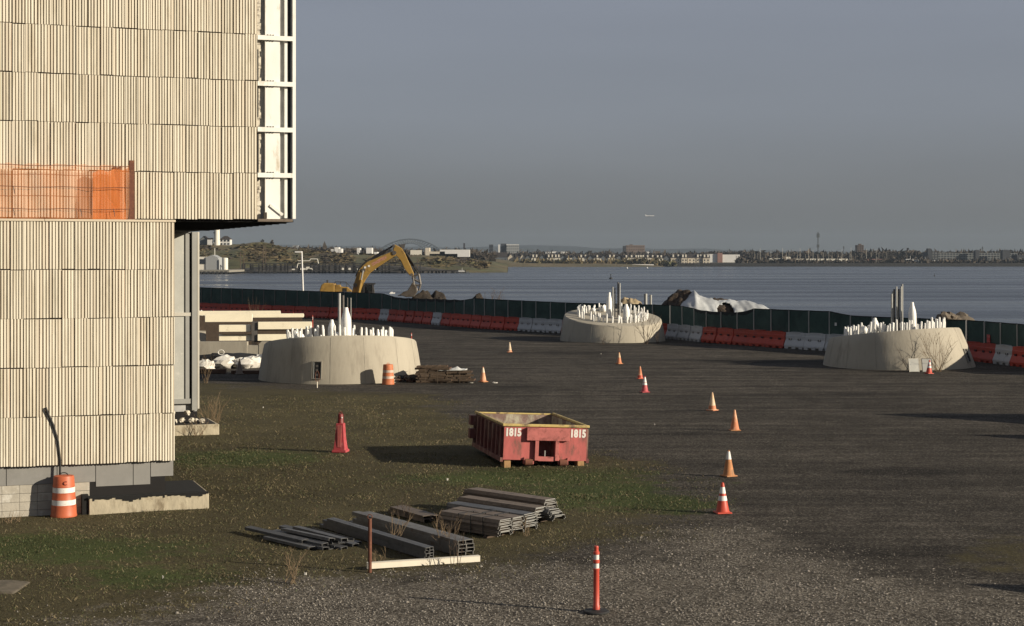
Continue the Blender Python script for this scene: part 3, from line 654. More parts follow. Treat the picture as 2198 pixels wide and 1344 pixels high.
cone('dirty brown-orange cone with a dull white top third', G(1564,1022), .72, 'orange_dirty', [(.47,.69,'reflect_white')], None, 'orange_dirty', .5)
cone('faded plain salmon orange cone without any collars on the open lot', G(1577,924), .73, 'orange_faded', [], None, 'orange_dirty', .1)
cone('bleached cone, pale yellow above and orange at its foot', G(1529,881), .72, 'orange_pale', [(.035,.20,'orange_faded')], None, 'orange_faded', .8)
cone('pinkish red cone with white upper half close behind a small orange cone', G(1384,842), .73, 'pylon_red', [(.33,.44,'reflect_white'),(.46,.68,'reflect_white')], None, 'pylon_red', .3)
cone('small plain orange cone with a red foot close before a white-topped cone', G(1374,813), .62, 'orange_faded', [(.03,.18,'orange_red')], None, 'orange_red', .3)
cone('pale salmon cone standing alone on the dark gravel before the middle plinth', G(1329,781), .66, 'orange_faded', [(.36,.62,'orange_pale')], None, 'orange_dirty', .6)
cone('bleached pale cone far out on the lot between two plinths', G(1094,756), .64, 'orange_pale', [(.03,.12,'orange_faded')], None, 'orange_faded', .2)
cone('orange cone with bleached tip beside the stacked brown formwork', G(1037,820), .74, 'orange_faded', [(.46,.70,'orange_pale')], None, 'orange_dirty', .9)
cone('orange cone with white collar leaning by two sheet panels at the plinth foot', G(1994,802), .72, 'orange_red', [(.30,.42,'reflect_white'),(.47,.60,'reflect_white')], None, 'orange_red', .4, .05)
cone('dark brown weathered cone standing among white bulk bags', G(514,803), .80, 'deck_brown', [], None, 'deck_brown', .4)

def channelizer(label, loc, h=1.14, s=1.0, base_m='rubber'):
    t = thing('channelizer_post', label, 'marker post', loc, .3)
    MB().lathe([(.225*s,0),(.228*s,.012),(.21*s,.032),(.07*s,.042),(.068*s,.05)], 28).build('rubber_base', base_m, t, smooth=40)
    prof = [(.060,.03),(.058,.12),(.052,.13),(.050,.72),(.058,.735),(.058,.75),(.045,.76),(.045,.84),(.057,.85),(.057,.90),(.045,.91),(.045,.99),(.056,1.0),(.054,1.04),(.040,1.05),(.036,1.10),(.041,1.115),(.034,1.14),(.01,1.142)]
    MB().lathe([(r*s, z*h/1.142) for r, z in prof], 18).build('tube', 'post_orange', t, smooth=40)
    for a, b_ in ((.755,.845),(.905,.995)):
        MB().lathe([(.047*s,a*h/1.142),(.047*s,b_*h/1.142),(.04*s,b_*h/1.142),(.04*s,a*h/1.142)], 18, cap=False).build('reflective_band', 'reflect_white', t, smooth=40)
    return t
channelizer('slim bright orange channelizer post on a round black rubber base', G(1280,1314))
for i, (px, py, hh, lb) in enumerate(((883,733,.62,'short red and white marker post behind the near plinth'),(671,704,1.1,'red and white marker post at the end of the cream beams'),(630,694,1.0,'red and white marker post behind the thin cream beam'),(458,690,1.1,'marker post against the red barriers beside the building corner'),(515,690,1.1,'marker post rising behind the stacked cream beams'))):
    channelizer(lb, G(px, py), hh, .8)

py_ = thing('barricade_pylon', 'red square tapered plastic pylon with a dark round neck on the turf', 'pylon', G(731,970), -.16)
MB().frustum(.46,.44,0,.075).frustum(.44,.42,.075,.078).build('foot', 'pylon_red', py_, bevel=.012)
mb = MB(); mb.add(*[[(-.19,-.19,.07),(.19,-.19,.07),(.19,.19,.07),(-.19,.19,.07),(-.145,-.145,.42),(.145,-.145,.42),(.145,.145,.42),(-.145,.145,.42),(-.118,-.118,.90),(.118,-.118,.90),(.118,.118,.90),(-.118,.118,.90)],
    [(3,2,1,0),(0,1,5,4),(1,2,6,5),(2,3,7,6),(3,0,4,7),(4,5,9,8),(5,6,10,9),(6,7,11,10),(7,4,8,11),(8,9,10,11)]]).build('body', 'pylon_red', py_, bevel=.012)
MB().add([(-.055,-.187,.16),(.055,-.187,.16),(.07,-.1285,.84),(-.07,-.1285,.84),(-.055,-.12,.16),(.055,-.12,.16),(.07,-.10,.84),(-.07,-.10,.84)],[(0,1,2,3),(7,6,5,4),(0,4,5,1),(1,5,6,2),(2,6,7,3),(3,7,4,0)]).build('front_panel', 'skip_red', py_, bevel=.006)
MB().lathe([(.10,.90),(.10,.93),(.094,.94),(.088,1.16),(.07,1.19),(.01,1.20)], 18).build('neck', 'pylon_dark', py_, smooth=40)
MB().path([Vector((.05*math.cos(a),0,1.19+.06*math.sin(a))) for a in np.linspace(0,PI,7)], .012, 6).build('handle', 'pylon_dark', py_)
MB().lathe([(.001,-.02),(.028,-.014),(.028,.014),(.001,.02)], 10, (.06,-.075,1.08)).build('reflector', 'reflect_white', py_)

# ------------------------------------------------------------------ dumpster
D = thing('dumpster', 'low red steel dumpster with yellow rim, numbered 1815', 'dumpster', (G(1077,1003).x+.03, 47.35, .0), math.radians(13))
D.rotation_euler = (0, math.radians(2.6), math.radians(13)); D.location.z = .06
Wd, Ld, Hd, zb = 2.50, 4.05, 1.13, .16
mb = MB()   # front wall built round the pocket for the hoist hook
mb.box(0,1.02,0,.05,zb,Hd).box(1.53,Wd,0,.05,zb,Hd).box(1.02,1.53,0,.05,.73,Hd).box(1.02,1.53,0,.05,zb,.27)
mb.build('front_wall', 'skip_red', D)
MB().box(1.02,1.03,.05,.42,.25,.75).box(1.52,1.53,.05,.42,.25,.75).box(1.03,1.52,.05,.42,.73,.75).box(1.03,1.52,.05,.42,.25,.27).box(1.03,1.52,.40,.42,.27,.73).build('hook_pocket', 'skip_side', D)
MB().box(1.24,1.27,.02,.10,.27,.44).build('hook_pin', 'alu_grey', D)
MB().box(.66,1.94,-.11,0,.74,Hd-.02).build('header_panel', 'skip_pale', D, bevel=.01)
for a in (.92, 1.53): MB().box(a,a+.11,-.10,0,zb,.738).build('hook_post', 'skip_pale', D, bevel=.008)
MB().box(1.03,1.53,-.07,0,zb-.02,.27).build('sill_plate', 'skip_pale', D, bevel=.008)
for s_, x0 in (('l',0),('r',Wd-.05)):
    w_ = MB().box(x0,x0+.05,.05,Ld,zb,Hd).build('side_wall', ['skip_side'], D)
    for k in range(8):
        xo = -.075 if x0 == 0 else Wd; yk = .12+k*.545
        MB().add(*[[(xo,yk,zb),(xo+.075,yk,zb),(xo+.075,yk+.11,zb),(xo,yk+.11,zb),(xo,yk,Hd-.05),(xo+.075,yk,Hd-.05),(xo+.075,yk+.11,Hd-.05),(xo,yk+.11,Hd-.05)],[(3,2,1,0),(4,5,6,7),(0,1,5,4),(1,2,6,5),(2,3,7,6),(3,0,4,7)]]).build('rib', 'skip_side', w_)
    xo = -.075 if x0 == 0 else Wd
    MB().box(xo-.01 if x0 == 0 else xo, xo+.075 if x0 == 0 else xo+.085, .0, Ld, zb-.06, zb+.06).build('bottom_rail', 'skip_side', w_)
MB().box(.05,Wd-.05,Ld-.06,Ld,zb,Hd).build('rear_wall', 'skip_inside', D)
MB().box(.05,Wd-.05,.05,Ld-.06,zb,zb+.05).build('floor', 'skip_inside', D)
MB().box(.051,.06,.06,Ld-.06,zb+.05,Hd-.005).build('inner_skin', 'skip_inside', D); MB().box(Wd-.06,Wd-.051,.06,Ld-.06,zb+.05,Hd-.005).build('inner_skin', 'skip_inside', D)
mb = MB(); t_ = .055
mb.box(-.06,Wd+.06,-.04,.05,Hd,Hd+.08).box(-.05,.04,.05,Ld,Hd,Hd+.075).box(Wd-.04,Wd+.05,.05,Ld,Hd,Hd+.075).box(.04,Wd-.04,Ld-.06,Ld,Hd,Hd+.05)
mb.build('rim', 'skip_yellow', D, bevel=.018)
for z0, z1 in ((.78,1.08),(.36,.66)): MB().box(-.22,-.02,Ld-.25,Ld+.05,z0,z1).build('hinge_bracket', 'skip_side', D, bevel=.01)
for xw in (.76, 1.80):
    wh = MB(); M_ = Matrix.Translation((xw, -.02, .10)) @ Matrix.Rotation(PI/2, 4, 'Y')
    sub = MB().lathe([(.03,-.11),(.10,-.11),(.10,.11),(.03,.11)], 16); wh.add([M_ @ Vector(v) for v in sub.v], sub.f)
    wh.build('roller', 'rust', D, smooth=40); MB().box(xw-.15,xw-.12,-.06,.1,.05,.24).build('roller_bracket', 'skip_pale', D); MB().box(xw+.12,xw+.15,-.06,.1,.05,.24).build('roller_bracket', 'skip_pale', D)
for k in (1.0,1.45): MB().box(k,k+.1,.3,Ld-.2,.02,zb).build('skid_rail', 'rust', D)
MR = Matrix.Rotation(PI/2, 4, 'X')
for cx in (.27, 2.22):
    text_mesh('1815', .305, 'paint_white', D, Matrix.Translation((cx, -.0035, .95)) @ MR, .003, 'painted_number', .80, .016)
for q, lb in ((.12,'under the shaded corner'),(2.33,'under the sunny corner')):
    wp = Matrix.Translation(D.location) @ Matrix.Rotation(math.radians(13),4,'Z') @ Vector((q,.16,0))
    o = tag(MB().box(-.10,.10,-.18,.18,-.04,.185 if q < 1 else .11).build('timber_block', 'wood_block', bevel=.01), 'squared timber block '+lb+' of the red dumpster', 'timber block'); o.location = (wp.x, wp.y, 0); o.rotation_euler.z = .3

# ------------------------------------------------------------------ bundles of steel
def channel_mesh(L, w, h, t=.008, holes=0, mat_='galv_dark', up=False):
    mb = MB()
    if up: mb.box(0,L,0,w,0,t).box(0,L,0,t,t,h).box(0,L,w-t,w,t,h)
    else: mb.box(0,L,0,w,h-t,h).box(0,L,0,t,0,h-t).box(0,L,w-t,w,0,h-t)
    return mb.mesh('channel', mat_)
def bundle(name, label, a, b_, cols, rows, w, h, mat_, jit=.01, cat='steel bundle', z0=.02, strap=0):
    a, b_ = Vector(a), Vector(b_); d = b_-a; L = d.length; t = thing(name, label, cat, (a.x, a.y, 0), math.atan2(d.y, d.x))
    rr = random.Random(name+label); ms = [channel_mesh(L*q, w-.004, h, .010, mat_=mat_) for q in (1, .97, .93)]
    for c in range(cols):
        for r_ in range(rows):
            o = obj('channel', rr.choice(ms), t); o.location = (rr.uniform(-jit, jit)*3, (c-cols/2)*w+rr.uniform(-jit,jit)*.3, z0+r_*(h-.004)); o.rotation_euler.z = rr.uniform(-jit,jit)*.15
    [MB().box(L*q,L*q+.09,-cols*w/2-.05,cols*w/2+.05,-.06,z0).build('bearer', 'timber_dark', t) for q in (.2,.8)]
    Ht = z0+rows*(h-.004)+.008; hw = cols*w/2+.008
    for k in range(strap):
        xs = L*(.35+.3*k/max(1,strap-1)); MB().box(xs,xs+.03,-hw-.006,hw,Ht,Ht+.006).box(xs,xs+.03,-hw-.006,-hw,z0,Ht).box(xs,xs+.03,hw,hw+.006,z0,Ht+.006).build('strap', 'strap_black', t)
    return t
bundle('channel_bundle', 'long narrow bundle of dark channels beside the rusty post', G(922,1202), G(695,1132), 2, 4, .105, .062, 'galv_dark')
bundle('channel_bundle', 'long taller bundle of grey channels, two stacks wide', G(1000,1194), G(765,1126), 2, 4, .19, .080, 'galv_mid')
bundle('channel_bundle', 'short brownish bundle of channels behind the long ones', G(925,1122), G(848,1100), 2, 2, .20, .075, 'deck_brown')
t = thing('channel_pile', 'low loose pile of dark channels lying flat on the turf', 'steel pile', G(735,1178), 0)
rr = random.Random(12); dA = (G(560,1136)-G(735,1178)); ang = math.atan2(dA.y, dA.x)
for k, (off, s_, z) in enumerate(((-.42,0,0),(-.24,.25,0),(-.06,-.1,0),(.12,.1,0),(.30,.05,0),(.48,.3,0),(-.33,.5,.06),(-.14,.35,.06),(.06,.6,.06),(.32,.8,.075),(-.60,.15,0),(-.50,.3,.06),(.22,.2,.065),(-.20,.1,.125),(.02,.25,.125))):
    o = obj('channel', channel_mesh(2.25-.25*(k % 3), .16, .062, .008, mat_='galv_dark', up=(k % 4 == 3)), t); v_ = Matrix.Rotation(ang,3,'Z') @ Vector((s_, off, 0)); o.location = (v_.x, v_.y, z+.005); o.rotation_euler = (rr.uniform(-.12,.12), 0, ang+rr.uniform(-.05,.05))
def hat_mesh(L, mat_):          # nested trough section of decking, its cut end shows the pale folded edge
    pr = [(0,.015),(.015,0),(.045,.085),(.375,.085),(.405,0),(.42,.015)]; mb = MB(); T_ = .013
    for (a0,z0),(a1,z1) in zip(pr[:-1], pr[1:]):
        vs = [(0,a0,z0),(L,a0,z0),(L,a1,z1),(0,a1,z1),(0,a0,z0+T_),(L,a0,z0+T_),(L,a1,z1+T_),(0,a1,z1+T_)]
        mb.add(vs, [(0,3,2,1),(4,5,6,7),(0,1,5,4),(1,2,6,5),(2,3,7,6)]); mb.add(vs, [(3,0,4,7)], 1)
    return mb.mesh('deck_sheet', [mat_, 'galv_bright'])
def deck_stack(label, a, b_, n, step=.034, strap=2, mat_='deck_brown', lean=0.0, wid=1.0):
    a, b_ = Vector(a), Vector(b_); d = b_-a; L = d.length; t = thing('decking_stack', label, 'decking', (a.x, a.y, 0), math.atan2(d.y, d.x)); rr = random.Random(label)
    me = [hat_mesh(L*q, mat_) for q in (1,.985,.96)]
    [MB().box(L*q,L*q+.1,-.26,.26,-.06,.05).build('bearer', 'timber_dark', t) for q in (.15,.75)]
    for k in range(n):
        o = obj('deck_sheet', rr.choice(me), t); o.scale = (1, wid, 1); o.location = (rr.uniform(-.05,.05), -.21*wid+rr.uniform(-.015,.015)+lean*k, .05+k*step); o.rotation_euler = (rr.uniform(-.03,.03),0,rr.uniform(-.012,.012))
    z1 = .05+n*step+.085
    for k in range(strap):
        xs = L*(.22+.2*k); hw = .20*wid
        MB().box(xs,xs+.025,-hw-.03,hw+.03,z1,z1+.006).box(xs,xs+.025,-hw-.036,-hw-.03,.04,z1).box(xs,xs+.025,hw+.03,hw+.036,.04,z1).build('strap', 'strap_black', t)
    return t
dv = Vector((-.72, .69, 0))
def dstack(label, px, py, L, n, **k):
    a = G(px, py); return deck_stack(label, a, a+dv*L, n, **k)
dstack('strapped stack of brown steel decking next to the grey channel bundle', 1083, 1156, 1.9, 9, strap=3)
dstack('stack of brown decking just behind the strapped stack', 1110, 1150, 2.0, 9, strap=2)
dstack('darker stack of decking with flared sheet ends', 1139, 1143, 2.5, 9, strap=0, mat_='galv_dark')
dstack('low brown stack of decking between the dark and the tan stacks', 1158, 1124, 2.5, 8, strap=0)
dstack('tall tan topped stack of decking at the far side of the steel', 1180, 1116, 2.7, 11, strap=0)
dstack('leaning outermost stack of decking sheets with splayed ends', 1199, 1122, 2.3, 6, strap=0, lean=.02, mat_='galv_mid')
a, b_ = G(788,1221), G(1029,1205); d = b_-a
o = tag(MB().box(0,d.length,-.05,.05,0,.115).box(0,d.length,-.06,.06,.115,.122).build('white_bar', 'white_bar', bevel=.006), 'long white painted bar lying in front of the steel bundles', 'bar'); o.location = (a.x,a.y,0); o.rotation_euler.z = math.atan2(d.y,d.x)
rp = thing('rusty_post', 'rusty round steel post with a ring on top standing before the white bar', 'post', G(794,1226))
MB().tube((0,0,-.1),(.0,0,1.02),.036,.036,12).build('pipe', 'rust', rp, smooth=40)
MB().path([Vector((.045*math.cos(q),0,1.055+.045*math.sin(q))) for q in np.linspace(0,2*PI,13)], .010, 6).build('ring', 'rust', rp)

# ------------------------------------------------------------------ concrete plinths with wrapped anchor bolts
def bottle(h, r, n=12): return MB().lathe([(r*.9,0),(r,h*.1),(r*1.04,h*.5),(r*1.0,h*.63),(r*.82,h*.76),(r*.52,h*.89),(r*.44,h*.97),(r*.36,h)], n).mesh('wrapped', 'wrap_white', 50)
BOLTS = [MB().lathe([(.056,0),(.063,h*.2),(.060,h*.88),(.042,h)], 7).mesh('anchor_bolt', 'wrap_white', 50) for h in (.48,.54,.60,.68)]
def plinth(label, cx, cy, Rb, Rt, zc, gx, gy, ring_r, bottles, pipes, sh=(0, 0), hatches=(), nb=46, seed=0, face=0):
    t = thing('concrete_plinth', label, 'plinth', (cx, cy, 0), 0, 'tilted concrete plinths')
    n = 96; rr = random.Random(seed); mb = MB(); vs = []
    lev = [(0.0,-.15),(.0,.0),(.34,None),(.68,None),(.965,None),(1.0,None)]
    for i in range(n):
        a = 2*PI*i/n; c, s_ = math.cos(a), math.sin(a)
        tx, ty = sh[0]+Rt*c, sh[1]+Rt*s_; tz = zc+gx*(tx-sh[0])+gy*(ty-sh[1])
        for f_, zz in lev:
            bulge = .03*math.sin(min(f_,1)*PI)
            x_, y_ = Rb*c*(1-f_)+tx*f_+bulge*c, Rb*s_*(1-f_)+ty*f_+bulge*s_
            z_ = zz if zz is not None else tz*f_
            if f_ == 1.0: x_ -= .05*c; y_ -= .05*s_
            vs.append((x_, y_, z_))
    m = len(lev); fs = [(i*m+j, ((i+1)%n)*m+j, ((i+1)%n)*m+j+1, i*m+j+1) for i in range(n) for j in range(m-1)]
    fs.append(tuple(i*m+m-1 for i in range(n)))
    mb.add(vs, fs); body = mb.build('body', 'concrete', t, smooth=35)
    # vertical formwork seams
    for k in range(14):
        a = 2*PI*(k+.4)/14+rr.uniform(-.04,.04); c, s_ = math.cos(a), math.sin(a); q = []
        for f_ in np.linspace(.01,.96,7):
            tx, ty = sh[0]+Rt*c, sh[1]+Rt*s_; tz = zc+gx*(tx-sh[0])+gy*(ty-sh[1]); bu = .03*math.sin(f_*PI)
            q.append(Vector((Rb*c*(1-f_)+tx*f_+bu*c, Rb*s_*(1-f_)+ty*f_+bu*s_, tz*f_)))
        MB().path(q, .006, 4).build('form_seam', 'concrete_dark', body)
    ztop = lambda x_, y_: zc+gx*(x_-sh[0])+gy*(y_-sh[1])
    nrm = Vector((-gx,-gy,1)).normalized(); q_ = nrm.to_track_quat('Z','Y').to_euler()
    for row, (r_, cnt) in enumerate(((ring_r,nb),(ring_r*.88,nb*2//3))):
        for k in range(cnt):
            if rr.random() < .07: continue
            a = 2*PI*(k+.3*row)/cnt+rr.uniform(-.03,.03); x_, y_ = sh[0]+r_*math.cos(a), sh[1]+r_*math.sin(a)
            o = obj('anchor_bolt', rr.choice(BOLTS), t); o.location = (x_, y_, ztop(x_,y_)-.02); o.rotation_euler = (q_.x+rr.uniform(-.06,.06), q_.y+rr.uniform(-.06,.06), 0); s2 = rr.uniform(.9,1.4) if rr.random() < .22 else 1; o.scale = (s2, s2, 1)
    for k in range(4):
        a = rr.uniform(0,6.28); r_ = ring_r*rr.uniform(.7,.9); x_, y_ = sh[0]+r_*math.cos(a), sh[1]+r_*math.sin(a); h_ = rr.uniform(.3,.6)
        o = obj('wrapped_bundle', MB().blob((0,0,h_/2),(.17,.14,h_/2+.03),8,5,.16,0,seed*31+k).mesh('wrapped_bundle','wrap_white',60), t); o.location = (x_,y_,ztop(x_,y_)-.02)
    for bx, by, h_, r_ in bottles:
        o = obj('wrapped_anchor', bottle(h_, r_), t); o.location = (bx, by, ztop(bx,by)-.03); o.rotation_euler = (0, rr.uniform(-.03,.03), 0)
    for x_, y_, h_, r_, m_ in pipes:
        MB().tube((x_,y_,ztop(x_,y_)-.05),(x_,y_,ztop(x_,y_)+h_),r_,r_,10).build('conduit', m_, t, smooth=40)
    for az, zl, w_, h_ in hatches:       # recessed steel access hatch low on the wall, leaning with the wall
        c, s_ = math.cos(az), math.sin(az); tz = ztop(sh[0]+Rt*c, sh[1]+Rt*s_)
        def wp(f_): 
            bu = .03*math.sin(f_*PI); return Vector((Rb*c*(1-f_)+(sh[0]+Rt*c)*f_+bu*c, Rb*s_*(1-f_)+(sh[1]+Rt*s_)*f_+bu*s_, tz*f_))
        p0, p1 = wp(zl/tz), wp((zl+h_)/tz); upv = (p1-p0).normalized(); side = Vector((-s_, c, 0)); outv = side.cross(upv); M_ = Matrix((( side.x,outv.x,upv.x,p0.x),(side.y,outv.y,upv.y,p0.y),(side.z,outv.z,upv.z,p0.z),(0,0,0,1)))
        fr = MB(); g = .04
        fr.box(-w_/2-g,-w_/2,-.02,.05,-g,h_+g,0,M_).box(w_/2,w_/2+g,-.02,.05,-g,h_+g,0,M_).box(-w_/2,w_/2,-.02,.05,h_,h_+g,0,M_).box(-w_/2,w_/2,-.02,.05,-g,0,0,M_)
        hb = fr.build('hatch_frame', 'concrete_dark', t); MB().box(-w_/2,w_/2,-.02,.02,0,h_,0,M_).build('hatch', 'black_gap', hb)
        mb2 = MB()
        for zz in (.2,.5,.75): mb2.box(-w_*.12,w_*.14,.02,.04,h_*zz-.05,h_*zz+.05,0,M_)
        mb2.build('valve', 'machine_grey', hb)
        MB().box(-w_*.40,-w_*.32,.02,.05,0,h_,0,M_).build('hatch_bar', 'alu_grey', hb)
    return t
gv, gb = 'galv_bright', 'alu_grey'
X1 = (731-1099)/F*82.3
plinth('pale concrete plinth with a dark hatch and orange drum at its foot', X1, 82.3, 4.10, 3.80, 1.80, .028, -.135, 2.62,
       [(.33,-.3,1.75,.25),(-.40,-.4,1.15,.19)], [(-.08,.2,2.50,.075,gv),(.10,.3,2.4,.06,'machine_grey'),(.30,.5,2.3,.03,'machine_grey'),(.46,.6,2.3,.025,gb)], hatches=[(-PI/2-.18,.28,.42,.78)], seed=1)
plinth('concrete plinth whose tilted top shows a full ring of white wrapped bolts', 7.39, 119.7, 3.86, 3.55, 1.72, -.037, .14, 2.55,
       [(-.30,-.2,1.85,.21),(.95,-.9,1.15,.25)], [(.02,.3,2.15,.055,gb),(.16,.1,2.1,.055,gb),(.40,0,2.55,.06,'machine_grey'),(.52,-.1,2.5,.05,gv)], seed=2)
plinth('concrete plinth with a thick bundle of grey conduits and two sheet panels leaning on it', 21.86, 92.2, 4.20, 3.60, 1.80, .07, -.097, 2.75,
       [(.75,-.2,1.70,.22),(-1.45,-.5,.95,.22)], [(-.34+.088*k,.2+.08*(k%3),2.25+.10*(k%4)+.03*k,.05,(gv,gb,'machine_grey')[k%3]) for k in range(8)], sh=(-.25,0), hatches=[(-PI/2+.95,.35,.42,.70)], seed=3)
plinth('concrete plinth half hidden behind the building corner, white bolts on its sunken top', -23.4, 116, 3.9, 3.55, 1.45, -.05, .15, 2.45,
       [(.9,-.5,1.2,.26)], [(-.2,.2,2.6,.08,gv)], seed=4)
c = Vector((22.1, 93.2, 0))
for i, (px, lb) in enumerate(((1964,'clear framed grey sheet panel leaning on the plinth, wholly in view'),(1992,'grey sheet panel leaning on the plinth behind the cone'))):
    b0 = G(px, 799); t = thing('sheet_panel', lb, 'panel', (b0.x, b0.y+.1, 0), .12); t.rotation_euler = (math.radians(-14), 0, .12)
    MB().box(-.25,.25,-.015,.015,.02,.70).build('sheet', 'frost_panel' if i == 0 else 'alu_grey', t)
    MB().box(-.28,-.25,-.02,.02,0,.73).box(.25,.28,-.02,.02,0,.73).box(-.25,.25,-.02,.02,.70,.73).build('frame', 'alu_pale' if i == 0 else 'machine_grey', t)
# stake by the near plinth
sk = thing('looped_stake', 'thin pale stake with a loop beside the plinth hatch', 'stake', G(681,832))
MB().tube((0,0,-.05),(0,0,.28),.022,.022,6).build('stem', 'white_bar', sk)
MB().path([Vector((.09*math.cos(q),0,.52+.26*math.sin(q))) for q in np.linspace(-PI/2,1.5*PI,17)], .012, 5).build('loop', 'rust', sk)

# ------------------------------------------------------------------ formwork, bags, beams behind the near plinth
def form_panel(L, w):
    mb = MB(); mb.box(0,L,0,w,.03,.045,0)
    for q in (0, w-.04): mb.box(0,L,q,q+.04,0,.09,1)
    for k in range(5): mb.box(k*(L-.04)/4,k*(L-.04)/4+.04,.04,w-.04,.045,.085,0)
    return mb.mesh('form_panel', ['form_brown','form_edge'])
FPN = [form_panel(1.5,.7), form_panel(1.7,.75)]
for lb, px, py, n, rz, L in (('taller strapped stack of brown formwork panels by the plinth',893,822,9,-.10,1.6),('lower stack of brown formwork panels with white plastic on top',940,822,6,-.02,1.5)):
    p = G(px,py); t = thing('formwork_stack', lb, 'formwork', p, rz); rr = random.Random(px)
    for k in range(n): 
        o = obj('form_panel', FPN[k%2], t); o.location = (rr.uniform(-.12,.12), rr.uniform(-.07,.07), .02+k*.088); o.rotation_euler = (rr.uniform(-.03,.03), rr.uniform(-.02,.02), rr.uniform(-.10,.10))
    for q in (.45,1.05): MB().box(q,q+.03,-.09,-.08,0,.02+n*.09).box(q,q+.03,-.09,.85,.02+n*.09,.03+n*.09).build('strap', 'form_edge', t)
    [MB().box(q,q+.1,-.05,.75,-.05,.02).build('bearer', 'timber_dark', t) for q in (.2,1.2)]
    if n == 6:
        xs = np.linspace(0,1.4,16); ys = np.linspace(-.1,.75,9); X, Y = np.meshgrid(xs, ys); Z = .58+.14*fbm(X*2.5,Y*2.5,5)-.02+np.clip(.35-np.hypot(X-.85,Y-.3),0,1)*.9*fbm(X*6,Y*6,8)
        i = np.arange(144).reshape(9,16); Fc = np.stack([i[:-1,:-1].ravel(), i[:-1,1:].ravel(), i[1:,1:].ravel(), i[1:,:-1].ravel()],1)
        sh_ = tag(obj('plastic_sheet', np_mesh('plastic_sheet', np.stack([X.ravel(),Y.ravel(),Z.ravel()],1), Fc, 'plastic_sheet', True)), 'crumpled white plastic sheet on the lower formwork stack', 'plastic sheet'); sh_.location = p; sh_.rotation_euler.z = rz
        sm = sh_.modifiers.new('thick', 'SOLIDIFY'); sm.thickness = .015
dk = thing('debris_heap', 'dark tangled debris heap between plinth and formwork', 'debris', G(870,820)); mb = MB(); rr = random.Random(4)
for k in range(26):
    a_ = Vector((rr.uniform(-.4,.55), rr.uniform(-.3,.3), rr.uniform(.0,.35))); mb.tube(a_, a_+Vector((rr.uniform(-.4,.4),rr.uniform(-.3,.3),rr.uniform(-.1,.2))), .035, .03, 5)
mb.build('offcuts', 'form_brown', dk); mb = MB()
for k in range(9): mb.blob((rr.uniform(-.4,.5),rr.uniform(-.2,.3),rr.uniform(.05,.3)),(.2,.2,.14),7,4,.3,0,k)
mb.build('tarp_scraps', 'dark_tarp', dk)
def lump_bag(label, px, py, s, seed):
    p = G(px,py); t = MB().blob((0,0,.24*s),(.50*s,.42*s,.33*s),11,8,.26,0,seed).build('bulk_bag', 'bag_white', smooth=38); t.location = p; t.rotation_euler.z = seed; return tag(t, label, 'bag', 'white bulk bags in a row')
for k, (px, py, s, lb) in enumerate(((441,795,1.0,'slumped white bulk bag half hidden by the building corner'),(483,791,1.25,'fullest white bulk bag with an open ringed neck'),(503,789,.8,'small white bag squeezed between two larger bags'),(522,791,1.05,'white bulk bag beside the dark brown cone'),(543,789,1.15,'white bulk bag second from the plinth'),(558,787,1.15,'white bulk bag touching the plinth'))): lump_bag(lb, px, py, s, k+3)
nk = MB().path([Vector((.17*math.cos(q),.05,.13*math.sin(q))) for q in np.linspace(0,2*PI,13)], .03, 6).build('hose_coil', 'bag_white'); pz = G(474,790); nk.location = (pz.x, pz.y, .86); tag(nk, 'pale ring of hose lying on the fullest bulk bag', 'hose')
o = tag(MB().box(-.9,.75,-.15,.15,-.02,.22).build('timber_beam', 'form_brown', bevel=.02), 'dark brown timber beam in front of the bulk bags', 'timber'); o.location = G(455,801)
o = tag(MB().box(-.9,.95,-.1,.1,-.02,.16).build('timber_beam', 'form_brown', bevel=.02), 'longer dark timber beam reaching the plinth before the bags', 'timber'); o.location = G(533,802)
o = tag(MB().blob((0,0,.18),(2.3,.6,.40),18,7,.2,0,5).build('dark_tarp', 'dark_tarp', smooth=60), 'crumpled black tarpaulin between the bags and the concrete wall', 'tarpaulin'); o.location = (G(520,772).x, 93.5, 0)
jw = thing('concrete_wall', 'low concrete wall segment with a notched top behind the bulk bags', 'wall', (0,0,0)); YJ = 98.5
for i, (a, b_, h0) in enumerate(((425,532,1.0),(556,640,1.0))):
    x0, x1 = P(a,0,YJ).x, P(b_,0,YJ).x
    MB().prism([(x0,-.1),(x1,-.1),(x1,h0),(x0+(.15 if i else 0),h0),(x0,h0-.15*i)], YJ-.18, YJ+.22).build('wall_block', 'concrete', jw, bevel=.02)
MB().box(P(532,0,YJ).x+.002, P(556,0,YJ).x-.002, YJ-.16, YJ+.2, -.1, .78).build('wall_block', 'concrete', jw)
def beam(label, x0px, x1px, Y, z0, h, w=.45, rz=.13):
    a = P(x0px,0,Y).x; b_ = P(x1px,0,Y).x; t = thing('box_beam', label, 'beam', (a, Y, z0), rz)
    L = b_-a; MB().box(0,L,0,w,0,h).build('shell', 'beam_cream', t, bevel=.012)
    MB().box(L,L+.02,.06,w-.06,.06,h-.06).build('end_plate', 'frame_white', t)
YB = 106.0
beam('cream box beam, lowest at the left of the dark upright', 470, 540, YB, .66, .42)
beam('cream box beam, lowest at the right of the dark upright', 553, 641, YB, .66, .42)
beam('cream box beam, upper one left of the dark upright', 470, 537, YB, 1.24, .44)
beam('long cream box beam, upper one right of the dark upright', 554, 668, YB, 1.40, .48)
beam('wide cream box beam with a square end, topmost of the stack', 440, 540, 109.5, 1.74, .56)
beam('thin slotted cream beam on top of the stack behind', 540, 651, 111, 1.98, .26)
beam('long cream beam furthest back, level with the barriers', 425, 600, 114, 2.02, .30)
cr = thing('crib_frame', 'dark steel upright and bearers holding up the cream beams', 'rack', (P(546,0,YB).x, YB, 0))
MB().box(-.18,.20,.10,.6,0,1.88).build('upright', 'machine_grey', cr); cr.rotation_euler.z = .13
